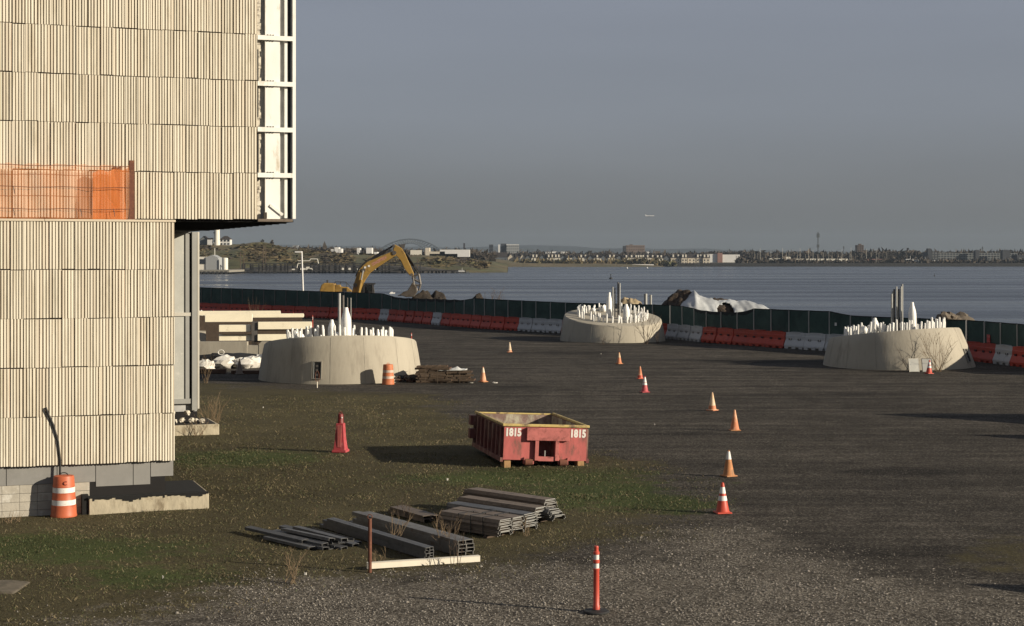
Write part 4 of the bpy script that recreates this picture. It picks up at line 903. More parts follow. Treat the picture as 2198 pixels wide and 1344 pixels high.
for k, (xa, xb, z0, z1) in enumerate(((-2.1,2.7,0,.655),(-2.1,-.22,1.085,1.235),(.22,2.7,1.085,1.395))): MB().box(xa,xb,.10,.46,z0,z1).build('bearer', 'timber_dark', cr)
MB().box(-3.3,.1,3.55,3.95,0,1.735).box(.15,3.1,5.05,5.4,0,1.975).box(-4.0,1.4,8.05,8.4,0,2.015).build('rear_bearers', 'timber_dark', cr)

# ------------------------------------------------------------------ barriers and screened fence
def barrier_proto(name, m_, refl):
    t = thing(name, 'x', 'barrier'); L = .90
    mb = MB(); prof = [(.30,.09),(.30,.20),(.17,.50),(.13,.58),(.13,.82),(.11,.86),(.10,1.05)]
    vs = []; 
    for sx in (-L, L):
        for y_, z_ in prof: vs.append((sx*(1-.02*(z_ > 1)), -y_, z_))
        for y_, z_ in reversed(prof): vs.append((sx*(1-.02*(z_ > 1)), y_, z_))
    n = len(prof)*2; fs = [tuple(range(n-1,-1,-1)), tuple(range(n,2*n))]+[(k,(k+1)%n,n+(k+1)%n,n+k) for k in range(n)]
    mb.add(vs, fs)
    for q in (-.72,-.05,.60): mb.box(q-.14,q+.20,-.29,.29,-.03,.09)
    mb.box(-L*.5,L*.5,-.13,.13,1.05,1.09)
    mb.build('shell', m_, t, bevel=.012)
    for q in (-.45,.40):
        MB().box(q-.11,q+.11,-.19,.0,.55,.66).build('hand_hole', 'hole_dark' if 'red' in m_ else 'machine_grey', t)
        if refl: MB().box(q+.02,q+.10,-.195,-.19,.57,.65).build('reflector', 'reflect_white', t)
    return t
PR, PW = barrier_proto('red_barrier','barrier_red',False), barrier_proto('white_barrier','barrier_white',True)
used = {id(PR): False, id(PW): False}
def fpx(p): return 1099+p.x/p.y*F
path = []; step = 1.86; acc = 0.0
seg = list(zip(FENCE[:-1], FENCE[1:])); pos = .0
cum = [0]
for a, b_ in seg: cum.append(cum[-1]+(b_-a).length)
def at_len(s_):
    for i, (a, b_) in enumerate(seg):
        if s_ <= cum[i+1] or i == len(seg)-1: return a+(b_-a)*((s_-cum[i])/(cum[i+1]-cum[i]))
nb = int(cum[-1]/step)
WHITE = [(820,838),(926,946),(1128,1205),(1422,1511),(1673,1960),(2148,2187)]
RUNS = [(0,826,'red barrier in the long run from the building corner to the near plinth conduits','red run before the near plinth'),]
def red_label(x):
    if x < 822: return 'red plastic barrier in the long unbroken run nearest the cream beams', 'long red run by the beams'
    if x < 927: return 'red plastic barrier between the two single white barriers', 'red barriers between single white ones'
    if x < 1130: return 'red plastic barrier in the run ending at the white group by the bolt ring', 'red run left of the white group'
    if x < 1425: return 'red plastic barrier right behind the plinth with the full bolt ring', 'red barriers behind the bolt ring plinth'
    if x < 1674: return 'bright red barrier in the run below the sagging screen', 'red run before the tarp mound'
    if x < 2150: return 'red plastic barrier below the small red fence sign', 'red barriers below the sign'
    return 'red plastic barrier just past the lone white barrier near the red fence sign', 'red barriers past the lone white one'
def white_label(x):
    if x < 840: return 'lone white barrier closest to the excavator cab', None
    if x < 950: return 'lone white barrier below the lowered stretch of screen', None
    if x < 1300: return 'white plastic barrier in the group left of the bolt ring plinth', 'white group left of bolt ring plinth'
    if x < 1600: return 'white plastic barrier with bright reflectors beside the bolt ring plinth', 'white group right of bolt ring plinth'
    if x < 2000: return 'white plastic barrier in the group beside the conduit plinth', 'white group by the conduit plinth'
    return 'lone white barrier near the small red fence sign', None
ftop = lambda x: float(np.interp(x, [330,430,700,818,848,985,992,1000,1210,1430,1478,1492,1604,1608,1800,1822,2060,2198,2420],
                                    [2.82,2.80,2.66,2.60,2.26,2.36,2.36,2.56,2.46,2.50,2.46,2.24,2.24,2.56,2.58,2.34,2.36,2.36,2.36]))
runs = [(-99,833,'tall dark green screened fence stretch below the excavator body'),(833,992,'lowered green screened fence stretch below the excavator bucket'),(992,1485,'green screened fence stretch passing behind the bolt ring plinth'),
        (1485,1606,'sagging green screened fence stretch below the white tarp mound'),(1606,1815,'taut green screened fence stretch before the conduit plinth'),(1815,9999,'green screened fence stretch carrying a small red sign')]
run_t = [None]*len(runs)
rr = random.Random(77)
for k in range(nb):
    p = at_len((k+.5)*step); q0, q1 = at_len(k*step+.015), at_len((k+1)*step-.015); d = q1-q0; rz = math.atan2(d.y, d.x); x = fpx(p)
    wh = any(a <= x <= b_ for a, b_ in WHITE); pr = PW if wh else PR
    if not used[id(pr)]: o = pr; used[id(pr)] = True
    else: o = copy_tree(pr)
    lb, gp_ = (white_label if wh else red_label)(x); o['label'] = lb
    if gp_: o['group'] = gp_
    elif 'group' in o: del o['group']
    nrm = Vector((-d.y, d.x, 0)).normalized()
    o.location = (p.x+rr.uniform(-.03,.03), p.y+rr.uniform(-.07,.07), .03); o.rotation_euler = (0,rr.uniform(-.012,.012),rz+rr.uniform(-.05,.05))
    ri = next(i for i, r_ in enumerate(runs) if r_[0] <= x < r_[1])
    if run_t[ri] is None: run_t[ri] = thing('screened_fence', runs[ri][2], 'fence', (p.x, p.y, 0))
    T = run_t[ri]; off = Vector(T.location); z0 = .95
    a0 = q0+nrm*.24-off; a1 = q1+nrm*.24-off; a0.z = a1.z = 0
    h0, h1 = ftop(fpx(q0)), ftop(fpx(q1)); vs = []; nx, nz = 6, 5; ph = rr.uniform(0,6); bil = rr.uniform(.01,.05)
    sag = .05 if 1485 < x < 1606 or 833 < x < 992 else .012
    for i in range(nx+1):
        t_ = i/nx; b0 = a0.lerp(a1, t_); ht = h0+(h1-h0)*t_-sag*math.sin(t_*PI)
        for j in range(nz+1):
            w_ = bil*math.sin(t_*PI)*math.sin(j/nz*PI+.3)+.006*math.sin(t_*17+ph+j); vs.append(b0-nrm*w_+Vector((0,0,z0+(ht-z0)*j/nz)))
    fs = [(i*(nz+1)+j,(i+1)*(nz+1)+j,(i+1)*(nz+1)+j+1,i*(nz+1)+j+1) for i in range(nx) for j in range(nz)]
    MB().add(vs, fs).build('screen_panel', 'screen_green', T, smooth=80)
    bw = .16 if sag > .02 else .05
    vb = []
    for i in range(nx+1):
        v_ = vs[i*(nz+1)+nz]; vb += [v_-nrm*.012+Vector((0,0,.01)), v_-nrm*.015-Vector((0,0,bw+.10*(sag>.02)*math.sin(i/nx*PI)))]
    MB().add(vb, [(2*i,2*i+1,2*i+3,2*i+2) for i in range(nx)]).build('top_hem', 'screen_band', T)
    for e_, (aa, hh) in enumerate(((a0,h0),(a1,h1))):
        pp_ = aa-nrm*.035; MB().tube(pp_+Vector((0,0,.75)), pp_+Vector((0,0,hh-.03)), .032, .032, 6).build('fence_post', 'galv_mid' if x < 1000 else 'alu_grey', T)
for px, py, w_, h_, m_, lb in ((2118,727,.36,.46,'sign_red','small red warning sign on the green fence screen'),(1792,696,.17,.2,'reflect_white','tiny white notice on the green fence screen')):
    s_ = min(np.linspace(0,cum[-1],900), key=lambda q: abs(fpx(at_len(q))-px)); p = at_len(s_); p2 = at_len(s_+.2); d = (p2-p).normalized(); nrm = Vector((-d.y,d.x,0))
    c_ = p+nrm*.24-nrm*.10; zc_ = EYE-(py-HOR)/F*c_.y
    t = thing('fence_sign', lb, 'sign', (c_.x,c_.y,zc_-h_/2), math.atan2(d.y,d.x)); MB().box(-w_/2,w_/2,0,.02,0,h_).build('plate', m_, t)
    MB().box(-w_*.3,w_*.3,.02,.10,h_*.45,h_*.55).build('clip', 'galv_mid', t)
    if m_ == 'sign_red': MB().box(-w_*.4,w_*.4,-.004,0,h_*.60,h_*.88).box(-w_*.25,w_*.25,-.004,0,h_*.12,h_*.24).build('print_block', 'skip_pale', t)

# ------------------------------------------------------------------ excavator behind the fence
YE = 171.0; k_ = YE/F
E = thing('excavator', 'yellow tracked excavator digging behind the green fence', 'excavator', (P(735,0,YE).x, YE, 0))
def ep(px, py): return ((px-735)*k_, EYE-(py-HOR)*k_)
def eprism(name, pts, y0, y1, m_, parent=E, bevel=.03):
    q = [ep(*p) for p in pts]; ar = sum(a[0]*b_[1]-b_[0]*a[1] for a, b_ in zip(q, q[1:]+q[:1]))
    if ar < 0: q = q[::-1]
    return MB().prism(q, y0, y1).build(name, m_, parent, bevel=bevel)
for y_ in (-1.5, .9):
    tr = MB().prism([(-2.3,.35),(-2.0,.05),(2.0,.05),(2.3,.35),(2.3,.65),(2.0,.95),(-2.0,.95),(-2.3,.65)], y_, y_+.62).build('track', 'machine_dark', E, bevel=.05)
    for q in (-1.7,-.85,0,.85,1.7): MB().tube((q,y_-.03,.5),(q,y_+.0,.5),.22,.22,12).build('track_roller', 'machine_grey', tr)
MB().lathe([(1.1,.9),(1.1,1.25)], 24).build('turntable', 'machine_dark', E)
hs = eprism('house', [(689,640),(689,622),(693,611),(698,607),(719,608),(721,611),(721,640)], -1.3, 1.35, 'cat_yellow', bevel=.08)
eprism('deck', [(721,640),(721,627),(757,629),(757,640)], -1.3, 1.35, 'cat_yellow')
eprism('engine_cover', [(721.2,626),(721.2,611),(732,611),(734,615),(748,616),(756,623),(757,626)], -1.25, -.35, 'cat_yellow', bevel=.05)
eprism('grille', [(738,626),(738,618),(747,618),(747,626)], -1.27, -1.22, 'machine_dark', bevel=0)
MB().tube((*[ep(704,607)[0]], -.5, ep(704,607)[1]-.1), (ep(704,601)[0], -.5, ep(704,601)[1]), .09, .09, 8).build('exhaust', 'machine_dark', E)
mb = MB()
for a, b_ in (((720,609),(723,604.5)),((723,604.5),(745,605)),((745,605),(757,618)),((733,611),(733,605)),((745,605),(747,616))): mb.tube((ep(*a)[0],-1.2,ep(*a)[1]),(ep(*b_)[0],-1.2,ep(*b_)[1]),.035,.035,6)
mb.build('handrail', 'machine_dark', E)
0 and text_mesh('CAT', .40, 'machine_dark', hs, Matrix.Translation((ep(703,620)[0], -1.305, ep(703,618)[1])) @ MR, .003, 'lettering')
cb = MB(); xa, za = ep(771,640); xb, zb2 = ep(799,611)
for q in (xa, (xa+xb)/2, xb): 
    for y_ in (.15,1.2): cb.box(q-.06,q+.06,y_-.06,y_+.06,za,zb2)
cb.box(xa-.1,xb+.25,.05,1.3,zb2,zb2+.14).box(xa,xb,.1,1.25,za,za+.7)
cab_ = cb.build('cab_frame', 'machine_dark', E); MB().box(xa+.07,xb-.07,.12,1.2,za+.72,zb2-.02).build('cab_glass', 'dark_glass', cab_)
mb = MB()
for a, b_ in (((800,611),(801,640)),((802,617),(804,630)),((781,606),(781,640))): mb.tube((ep(*a)[0],-.2,ep(*a)[1]),(ep(*b_)[0],-.2,ep(*b_)[1]),.07,.07,6)
mb.build('guard_bars', 'machine_dark', E)
BOOM = [(755,632),(761,607),(768,585),(777,572.5),(788,563),(798,558.3),(846,538.5),(851,548.5),(836,557.5),(809,575),(794,586.5),(785,600),(779,612),(771,632)]
boom = eprism('boom', BOOM, -.42, .36, 'cat_yellow', bevel=.05)
STICK = [(845,526),(849,525.3),(863,533),(871,547),(888.5,587),(887.5,594),(880,592),(868.5,577),(861,560.5),(850,548),(844.5,539)]
stick = eprism('stick', STICK, -.30, .24, 'cat_yellow', bevel=.05)
eprism('bucket', [(886,606),(895,616),(896,626),(889,637),(873,637.5),(859,633),(866.5,626.5),(876,623)], -.75, .65, 'bucket_steel', bevel=.06)
mb = MB()
for q in range(5): x_, z_ = ep(859,633); mb.tube((x_+.15,-.65+q*.31,z_),(x_-.22,-.65+q*.31,z_-.06),.09,.04,5)
mb.build('bucket_teeth', 'bucket_steel', E)
def ecyl(name, a, b_, r, y_, m_, f_=.55):
    (xa,za),(xb,zb_) = ep(*a), ep(*b_); p0, p1 = Vector((xa,y_,za)), Vector((xb,y_,zb_)); pm = p0.lerp(p1, f_)
    MB().tube(p0,pm,r,r,8).build(name, m_, E, smooth=40); MB().tube(pm,p1,r*.55,r*.55,8).build('piston_rod', 'galv_bright' if m_ == 'cat_yellow' else 'machine_dark', E, smooth=40)
ecyl('boom_cylinder', (771,630), (780.5,581), .17, -.62, 'cat_yellow', .6); ecyl('boom_cylinder', (771,630), (780.5,581), .17, .55, 'cat_yellow', .6)
ecyl('stick_cylinder', (796,558), (845.5,526.5), .17, -.02, 'machine_dark', .62)
ecyl('bucket_cylinder', (871,546), (899,588), .15, -.02, 'machine_dark', .6)
mb = MB()
for a, b_ in (((899,588),(887,594)),((899,588),(903,610)),((903,610),(899,624)),((887,594),(889,610)),((889,610),(896,624)),((890,600),(902,606)),((891,612),(903,613)),((884,596),(892,596))):
    for y_ in (-.22,.16): mb.tube((ep(*a)[0],y_,ep(*a)[1]),(ep(*b_)[0],y_,ep(*b_)[1]),.13,.11,6)
mb.build('linkage', 'machine_grey', E)
mb = MB()
for a, b_ in (((853,530),(869,548)),((869,548),(893,583)),((893,583),(900,594))): mb.tube((ep(*a)[0]+.15,-.2,ep(*a)[1]+.25),(ep(*b_)[0]+.12,-.2,ep(*b_)[1]+.2),.045,.045,5)
mb.build('hose', 'machine_dark', E)
for px_, py_, r_ in ((781,580,.20),(763,612,.22),(847,543,.22),(846,529,.15),(884,590,.16)): MB().tube((ep(px_,py_)[0],-.50,ep(px_,py_)[1]),(ep(px_,py_)[0],-.40,ep(px_,py_)[1]),r_,r_,12).build('pivot_pin', 'machine_grey', E)
mb = MB()
for dy in (0,.10): mb.path([Vector((ep(*q)[0],-.36,ep(*q)[1]+.10+dy)) for q in ((764,596),(771,581),(779,571),(789,562.5),(799,557.5),(820,548.5),(838,541))], .035, 5)
mb.build('boom_line', 'machine_dark', E)
mb = MB()
for k in range(2): mb.box(ep(778,0)[0]+.2+k*.4, ep(778,0)[0]+.42+k*.4, -.46, -.42, ep(0,570-k*3)[1]-.3, ep(0,570-k*3)[1]-.1)
mb.build('boom_lamp', 'reflect_white', E)
ang = math.atan2(ep(827,552)[1]-ep(799,567)[1], ep(827,552)[0]-ep(799,567)[0]); cx_, cz_ = ep(814,560.6)
text_mesh('CONCEPTECH', .42, 'letter_red', boom, Matrix.Translation((cx_, -.425, cz_)) @ Matrix.Rotation(-ang, 4, 'Y') @ MR, .004, 'lettering', .62, .01, .2)
lp = thing('lamp_pole', 'slightly leaning white lamp pole with a short arm behind the fence', 'lamp pole', P(652,0,176)*1)
lp.location = (P(652,0,176).x, 176, 0); tx = P(647.5,0,176).x-lp.location.x; tz = P(0,539.5,176).z
MB().tube((0,0,0),(tx,0,tz),.11,.085,8).build('pole', 'boat_white', lp, smooth=40); MB().box(tx-.75,tx,-.1,.1,tz-.16,tz).build('lamp_arm', 'boat_white', lp, bevel=.03)

# ------------------------------------------------------------------ mounds, tarp and rocks behind the fence
def mound(name, label, cx, cy, rx_, ry_, h, mat_, seed, cat='mound', rough=.35, power=1.2, n=46, z0=-.05, fine=.20):
    xs = np.linspace(-1,1,n); X, Y = np.meshgrid(xs, xs); r_ = np.hypot(X, Y); base = np.clip(1-r_**power, 0, 1)
    Z = h*base*(1-rough+rough*2*fbm(X*3+seed, Y*3, seed))+fine*h*(fbm(X*9, Y*9, seed+5)-.5)*np.clip(base*4,0,1)+z0
    V = np.stack([(X*rx_).ravel(), (Y*ry_).ravel(), Z.ravel()],1); i = np.arange(n*n).reshape(n,n)
    Fc = np.stack([i[:-1,:-1].ravel(), i[:-1,1:].ravel(), i[1:,1:].ravel(), i[1:,:-1].ravel()],1)
    o = tag(obj(name, np_mesh(name, V, Fc, mat_, True)), label, cat); o.location = (cx, cy, 0); return o
def at_px(px, Y): return (px-1099)/F*Y
mound('soil_mound', 'dark soil heap under the excavator bucket', at_px(908,172), 172, 3.0, 1.6, 2.75, 'soil', 3, fine=.05)
mound('soil_mound', 'low dark soil heap beyond the bucket, next to the lowered screen', at_px(936,172), 172.5, 2.4, 1.6, 2.5, 'soil', 6, fine=.05)
mound('soil_mound', 'small dark soil heap peeping over the fence beside the lowered screen', at_px(1030,150), 150, 1.5, 1.7, 2.65, 'soil', 9, power=1.6)
YT = 131.0
heap = mound('mulch_mound', 'tall brown earth heap partly covered by white tarpaulin', at_px(1468,YT), YT+.2, 3.9, 3.6, 3.75, 'mulch', 2, rough=.16)
mound('mulch_mound', 'lower brown earth heap showing through the torn tarpaulin', at_px(1545,YT), YT-.3, 4.4, 3.0, 2.75, 'mulch', 5, rough=.25, power=1.6)
mound('sand_mound', 'low pale sand heap behind the bolt ring plinth', at_px(1352,133), 133, 2.0, 1.6, 2.85, 'sand', 8, rough=.15, power=2.2)
def tarp():
    nx, ny = 90, 34; xs = np.linspace(1424,1664,nx); prof = np.interp(xs, [1424,1440,1462,1480,1488,1500,1520,1545,1562,1580,1605,1622,1640,1664], [664,655,645,630,623,632,640,643,640,645,645,650,656,672])
    Zt = EYE-(prof-HOR)/F*YT; XX = (xs-1099)/F*YT; v = np.linspace(-1.3,1,ny); X, Vv = np.meshgrid(XX, v)
    Z = Zt[None,:]-np.abs(Vv)**1.5*np.maximum(Zt[None,:]-.3,.1)*.8
    Z += .26*(fbm(X*3.0+Vv*3, Vv*1.0, 3)-.5)+.40*(np.abs(fbm(X*1.1-Vv*2.2, X*.5+Vv, 9)-.5)-.10)
    Yy = YT-.4+Vv*3.4; V = np.stack([X.ravel(), Yy.ravel(), np.maximum(Z,.02).ravel()],1); i = np.arange(nx*ny).reshape(ny,nx)
    Fc = np.stack([i[:-1,:-1].ravel(), i[:-1,1:].ravel(), i[1:,1:].ravel(), i[1:,:-1].ravel()],1)
    cx_ = X[:-1,:-1].ravel(); cz = Z[:-1,:-1].ravel(); px_ = 1099+cx_/YT*F; pv = Vv[:-1,:-1].ravel()
    hole = (np.hypot((px_-1548)/17, (pv+.62)/.30) < 1) | ((px_ < 1478) & (pv < -.2-(px_-1424)/60) & (px_ > 1440) & False)
    o = obj('tarpaulin', np_mesh('tarpaulin', V, Fc[~hole], 'tarp_white', True)); sm = o.modifiers.new('thick','SOLIDIFY'); sm.thickness = .03
    return tag(o, 'torn white tarpaulin draped over the earth heaps', 'tarpaulin')
tarp()
rr = random.Random(31)
for k, (px, py, s_) in enumerate(((2026,684,.75),(2040,686,.8),(2052,688,.6),(2064,686,.85),(2078,689,.5))):
    Y_ = 108+k*.4; o = MB().blob((0,0,0),(.62*s_,.6*s_,.62*s_),9,6,.22,0,k+40).build('boulder','rock',smooth=20); o.location = P(px,py,Y_); o.rotation_euler = (rr.uniform(0,1),rr.uniform(0,1),rr.uniform(0,3))
    tag(o, 'brown boulder on the rock pile behind the conduit plinth', 'boulder', 'boulders on the rock pile')
mound('rubble_mound', 'grey rubble pile carrying brown boulders behind the fence', at_px(2050,108.8), 108.8, 2.6, 1.9, 2.12, 'rock', 15, rough=.1, power=3)
bl = thing('bollard', 'pair of short grey pipes standing behind the bolt ring plinth', 'pipe', (at_px(1386,136),136,0)); MB().tube((0,0,0),(0,0,3.05),.14,.14,8).tube((.42,0,0),(.42,0,2.95),.1,.1,8).build('pipes', 'alu_grey', bl)
# added stand-in mounds, out of frame, placed to cast shadows into the yard
for k, (px, py, h, lb) in enumerate(((1858,887,3.0,'tall added unseen heap casting a shadow streak across the lot'),(2062,932,2.9,'added unseen heap beside the tallest one casting a second shadow streak'),(2050,1252,1.2,'small added unseen heap casting a shadow on the pale gravel'))):
    tip = G(px, py); L = h/math.tan(math.radians(SUN_EL)); ap = tip+Vector((math.cos(math.radians(SUN_AZ)), -math.sin(math.radians(SUN_AZ)),0))*L
    mound('shadow_heap', lb, ap.x, ap.y, h*1.0, h*1.0, h, 'soil', 30+k, rough=.04, power=1.0)

# ------------------------------------------------------------------ weeds, shrubs and litter
def shrub(label, loc, n, h, spread, m_, seed, r=.010, name='dry_weed', depth=2, cat='weed'):
    rr = random.Random(seed); mb = MB()
    def grow(p, d, L, r_, lv):
        pts = [p]; q = p; dd = d.normalized()
        for i in range(4):
            dd = (dd+Vector((rr.uniform(-.16,.16),rr.uniform(-.16,.16),rr.uniform(-.05,.12)))).normalized(); q = q+dd*L/4; pts.append(q)
        for i in range(4): mb.tube(pts[i], pts[i+1], r_*(1-.2*i), r_*(1-.2*(i+1)), 4)
        if lv > 0:
            for i in (1,2,3,3):
                if rr.random() < .8: grow(pts[i], dd+Vector((rr.uniform(-.9,.9),rr.uniform(-.9,.9),rr.uniform(-.1,.5))), L*rr.uniform(.3,.5), r_*.55, lv-1)
    for k in range(n):
        a = rr.uniform(0,6.28); s_ = rr.uniform(.1,1)*spread; p = Vector((rr.uniform(-.12,.12)*n**.5*.4, rr.uniform(-.12,.12)*n**.5*.4, -.03))
        grow(p, Vector((math.cos(a)*s_, math.sin(a)*s_, 1)), h*rr.uniform(.55,1), r*rr.uniform(.7,1.2), depth)
    o = mb.build(name, m_); o.location = loc; return tag(o, label, cat)
shrub('dry stalky weed on the gravel edge before the low channel pile', G(620,1250), 9, .72, .5, 'dry_stem', 1, .008)
shrub('bare thorny weed growing between the two long bundles', G(850,1170), 7, .75, .6, 'dry_stem', 2, .008)
shrub('tall bare weed thicket hiding the end of the long bundles', G(960,1185), 8, .85, .5, 'dry_stem', 3, .008)
shrub('dark bare weed growing through the white bar', G(975,1216), 5, .95, .35, 'dark_stem', 4, .009)
shrub('bare forked weed rising above the short brown bundle', G(868,1115), 6, .65, .6, 'dark_stem', 5, .007)
shrub('low tangled weed beside the rusty post', G(815,1215), 6, .55, .6, 'dry_stem', 6, .007)
shrub('low bare weed at the splayed end of the decking', G(1128,1150), 5, .55, .6, 'dry_stem', 16, .007)
shrub('single tall dry stalk behind the decking stacks', G(1165,1085), 1, .95, .12, 'dry_stem', 7, .007, depth=1)
shrub('thin dry stalk standing alone on the turf by the low pile', G(678,1112), 1, .5, .15, 'dry_stem', 8, .006, depth=1)
shrub('bare grey shrub against the bolt ring plinth', G(1388,738), 9, 2.3, .75, 'dark_stem', 9, .020, 'bare_shrub', 2, 'shrub')
shrub('small dark bare shrub at the sunny foot of the bolt ring plinth', G(1412,738), 6, 1.0, .6, 'dark_stem', 10, .014, 'bare_shrub', 2, 'shrub')
shrub('low tuft of stalks at the shaded foot of the bolt ring plinth', G(1295,739), 4, .9, .5, 'dark_stem', 20, .012, 'dry_weed', 1)
shrub('large bare shrub fanning out against the conduit plinth', G(2014,797), 15, 2.3, .95, 'dry_stem', 11, .016, 'bare_shrub', 2, 'shrub')
shrub('bare shrub leaning over the sheet panels', G(1955,797), 5, 1.8, .9, 'dark_stem', 12, .014, 'bare_shrub', 1, 'shrub')
shrub('rust brown brush thicket beside the curtain wall footing', G(455,918), 22, 1.3, .8, 'dry_stem', 13, .009, 'brush', 2, 'brush')
shrub('low dead brush at the curtain wall corner', G(425,935), 12, .8, .9, 'dry_stem', 14, .008, 'brush', 2, 'brush')
shrub('bare twigs in front of the bulk bags by the building corner', G(440,822), 7, 1.5, .5, 'dry_stem', 15, .012, 'bare_shrub', 1, 'shrub')
shrub('tall dead reeds behind the cream beams', G(545,694), 10, 2.6, .45, 'dry_stem', 17, .02, 'reeds', 0, 'reeds')
shrub('bare twiggy shrub above the fence by the small soil heap', (at_px(1065,150),150,0), 8, 3.3, .5, 'dark_stem', 18, .03, 'bare_shrub', 2, 'shrub')
shrub('straw tuft at the foot of the block wall beside the drum', G(25,1120), 26, .4, 1.3, 'dry_stem', 19, .006, 'dry_weed', 0)
mb = MB(); rr = random.Random(55)
LIT = [(1062,822),(1012,822),(640,1205),(655,1232),(500,1123),(822,890),(565,875),(520,1225),(590,1180),(1170,905),(1405,912),(1290,760),(230,1090),(350,1240),(120,1218),(700,1150),(960,1030),(1450,1045),(300,1160),(1250,832),(1060,950),(860,1040),(990,1250),(1700,760),(1600,990),(1390,890),(1880,930),(1330,1090)]
for k, (px, py) in enumerate([q for q in LIT[:17] if q[1] < 1100 or q[0] in (655, 350, 700)]):
    s_ = rr.uniform(.018,.04)*(6 if k < 2 else 1); q = [(rr.uniform(.6,1.2)*s_*math.cos(a), rr.uniform(.5,1)*s_*math.sin(a), rr.uniform(.012,.05)) for a in np.linspace(0,5.4,6)]
    n = len(q); o = MB().add(q+[(x_,y_,-.02) for x_,y_,z_ in q], [tuple(range(n)), tuple(range(2*n-1,n-1,-1))]+[(i,i+n,(i+1)%n+n,(i+1)%n) for i in range(n)]).build('paper_scrap','paper'); o.location = G(px,py)
    tag(o, 'small pale scrap of litter lying flat on the ground', 'litter', 'scraps of litter')

# ------------------------------------------------------------------ far shore
def ridge_obj(name, Y0, depth, pts, zbase, mat_, label, rough=0, seed=0, n=260, ny=12, pw=.5):
    px = np.array([p[0] for p in pts]); py = np.array([p[1] for p in pts]); xs = np.linspace(px[0], px[-1], n)
    H = EYE-(np.interp(xs, px, py)-HOR)/F*(Y0+depth*.5); XX = (xs-1099)/F*(Y0+depth*.5); t_ = np.linspace(0,1,ny)
    X, T = np.meshgrid(XX, t_); f_ = np.sin(np.clip(T,0,1)*PI)**pw; Hm = H[None,:]
    Z = zbase+(Hm-zbase)*f_+rough*(fbm(X/60, T*6, seed)-.5)*f_*1.0
    V = np.stack([X.ravel(), (Y0+depth*T).ravel(), Z.ravel()],1); i = np.arange(n*ny).reshape(ny,n)
    Fc = np.stack([i[:-1,:-1].ravel(), i[:-1,1:].ravel(), i[1:,1:].ravel(), i[1:,:-1].ravel()],1)
    return tag(obj(name, np_mesh(name, V, Fc, mat_, True)), label, None, None, 'structure')
ridge_obj('far_hills', 5900, 900, [(-300,530),(300,528),(500,528),(640,526),(700,527),(860,530),(1000,532),(1050,529),(1130,526),(1200,528),(1300,533),(1450,535),(1500,534),(1620,537),(1800,541),(2100,541),(2500,541)], SEA-.5, 'ridge', 'long low blue hills on the horizon', 12, 4)
ridge_obj('near_hill', 1010, 170, [(250,520),(430,524),(480,526.5),(520,528),(538,524),(556,522.5),(575,525),(600,531),(640,537),(690,541),(740,545),(800,547.5),(860,550),(930,551),(1000,556),(1060,565),(1090,573)], SEA-.3, 'hill_grass', 'olive grassy hill below the lighthouse', 6.5, 2, ny=20)
def hill_scrub(label, n, mat_, seed, smin, smax):
    r_ = np.random.default_rng(seed); px = r_.uniform(430,1050,n); t_ = r_.uniform(.05,.55,n); k = fbm(px/22., t_*5, seed) > .50; px, t_ = px[k], t_[k]; m = len(px)
    HP = [(250,520),(430,524),(480,526.5),(520,528),(538,524),(556,522.5),(575,525),(600,531),(640,537),(690,541),(740,545),(800,547.5),(860,550),(930,551),(1000,556),(1060,565),(1090,573)]
    H = EYE-(np.interp(px,[p[0] for p in HP],[p[1] for p in HP])-HOR)/F*1095; X = (px-1099)/F*1095; zb = SEA-.3; Z = zb+(H-zb)*np.sin(t_*PI)**.5; Y = 1010+170*t_
    V = np.stack([X,Y,Z],1)[:,None,:]+r_.normal(0,1,(m,3,3))*r_.uniform(smin,smax,m)[:,None,None]*np.array([1.6,1,.5])
    tag(obj('hill_scrub', np_mesh('hill_scrub', V.reshape(-1,3), np.arange(m*3).reshape(-1,3), mat_)), label, None, None, 'stuff')
hill_scrub('dark scrub patches on the grassy hill', 4500, 'bare_trees', 5, .4, 1.2)
hill_scrub('dry tan grass patches on the grassy hill', 16000, 'marsh', 8, .4, 1.3)
ridge_obj('shore_bank', 985, 40, [(300,580),(500,578),(560,572),(700,569),(900,571),(960,580),(1000,583)], SEA-.3, 'shore_stone', 'stony waterfront bank below the grassy hill', 1.5, 5, ny=8)
ridge_obj('marsh_spit', 1610, 160, [(940,566),(1000,557),(1060,556),(1090,559),(1120,563),(1200,564),(1290,564),(1340,565),(1400,568),(1420,572)], SEA-.3, 'marsh', 'reedy brown spit in front of the row houses', 2, 6)
ridge_obj('far_shore', 1680, 2300, [(-400,560),(900,558),(1100,556),(1500,556),(1900,556),(2400,556),(3200,556)], SEA-.3, 'far_land', 'low built-up land across the water', 0, 3, ny=24, pw=.12)
sw = MB()
for x0, x1, Y_ in ((1290,1620,1668),(1600,3000,1672)): sw.box(at_px(x0,Y_), at_px(x1,Y_), Y_, Y_+12, SEA-.5, SEA+3.4)
tag(sw.build('seawall', 'steel_dark'), 'dark quay wall along the far waterline', 'quay wall')
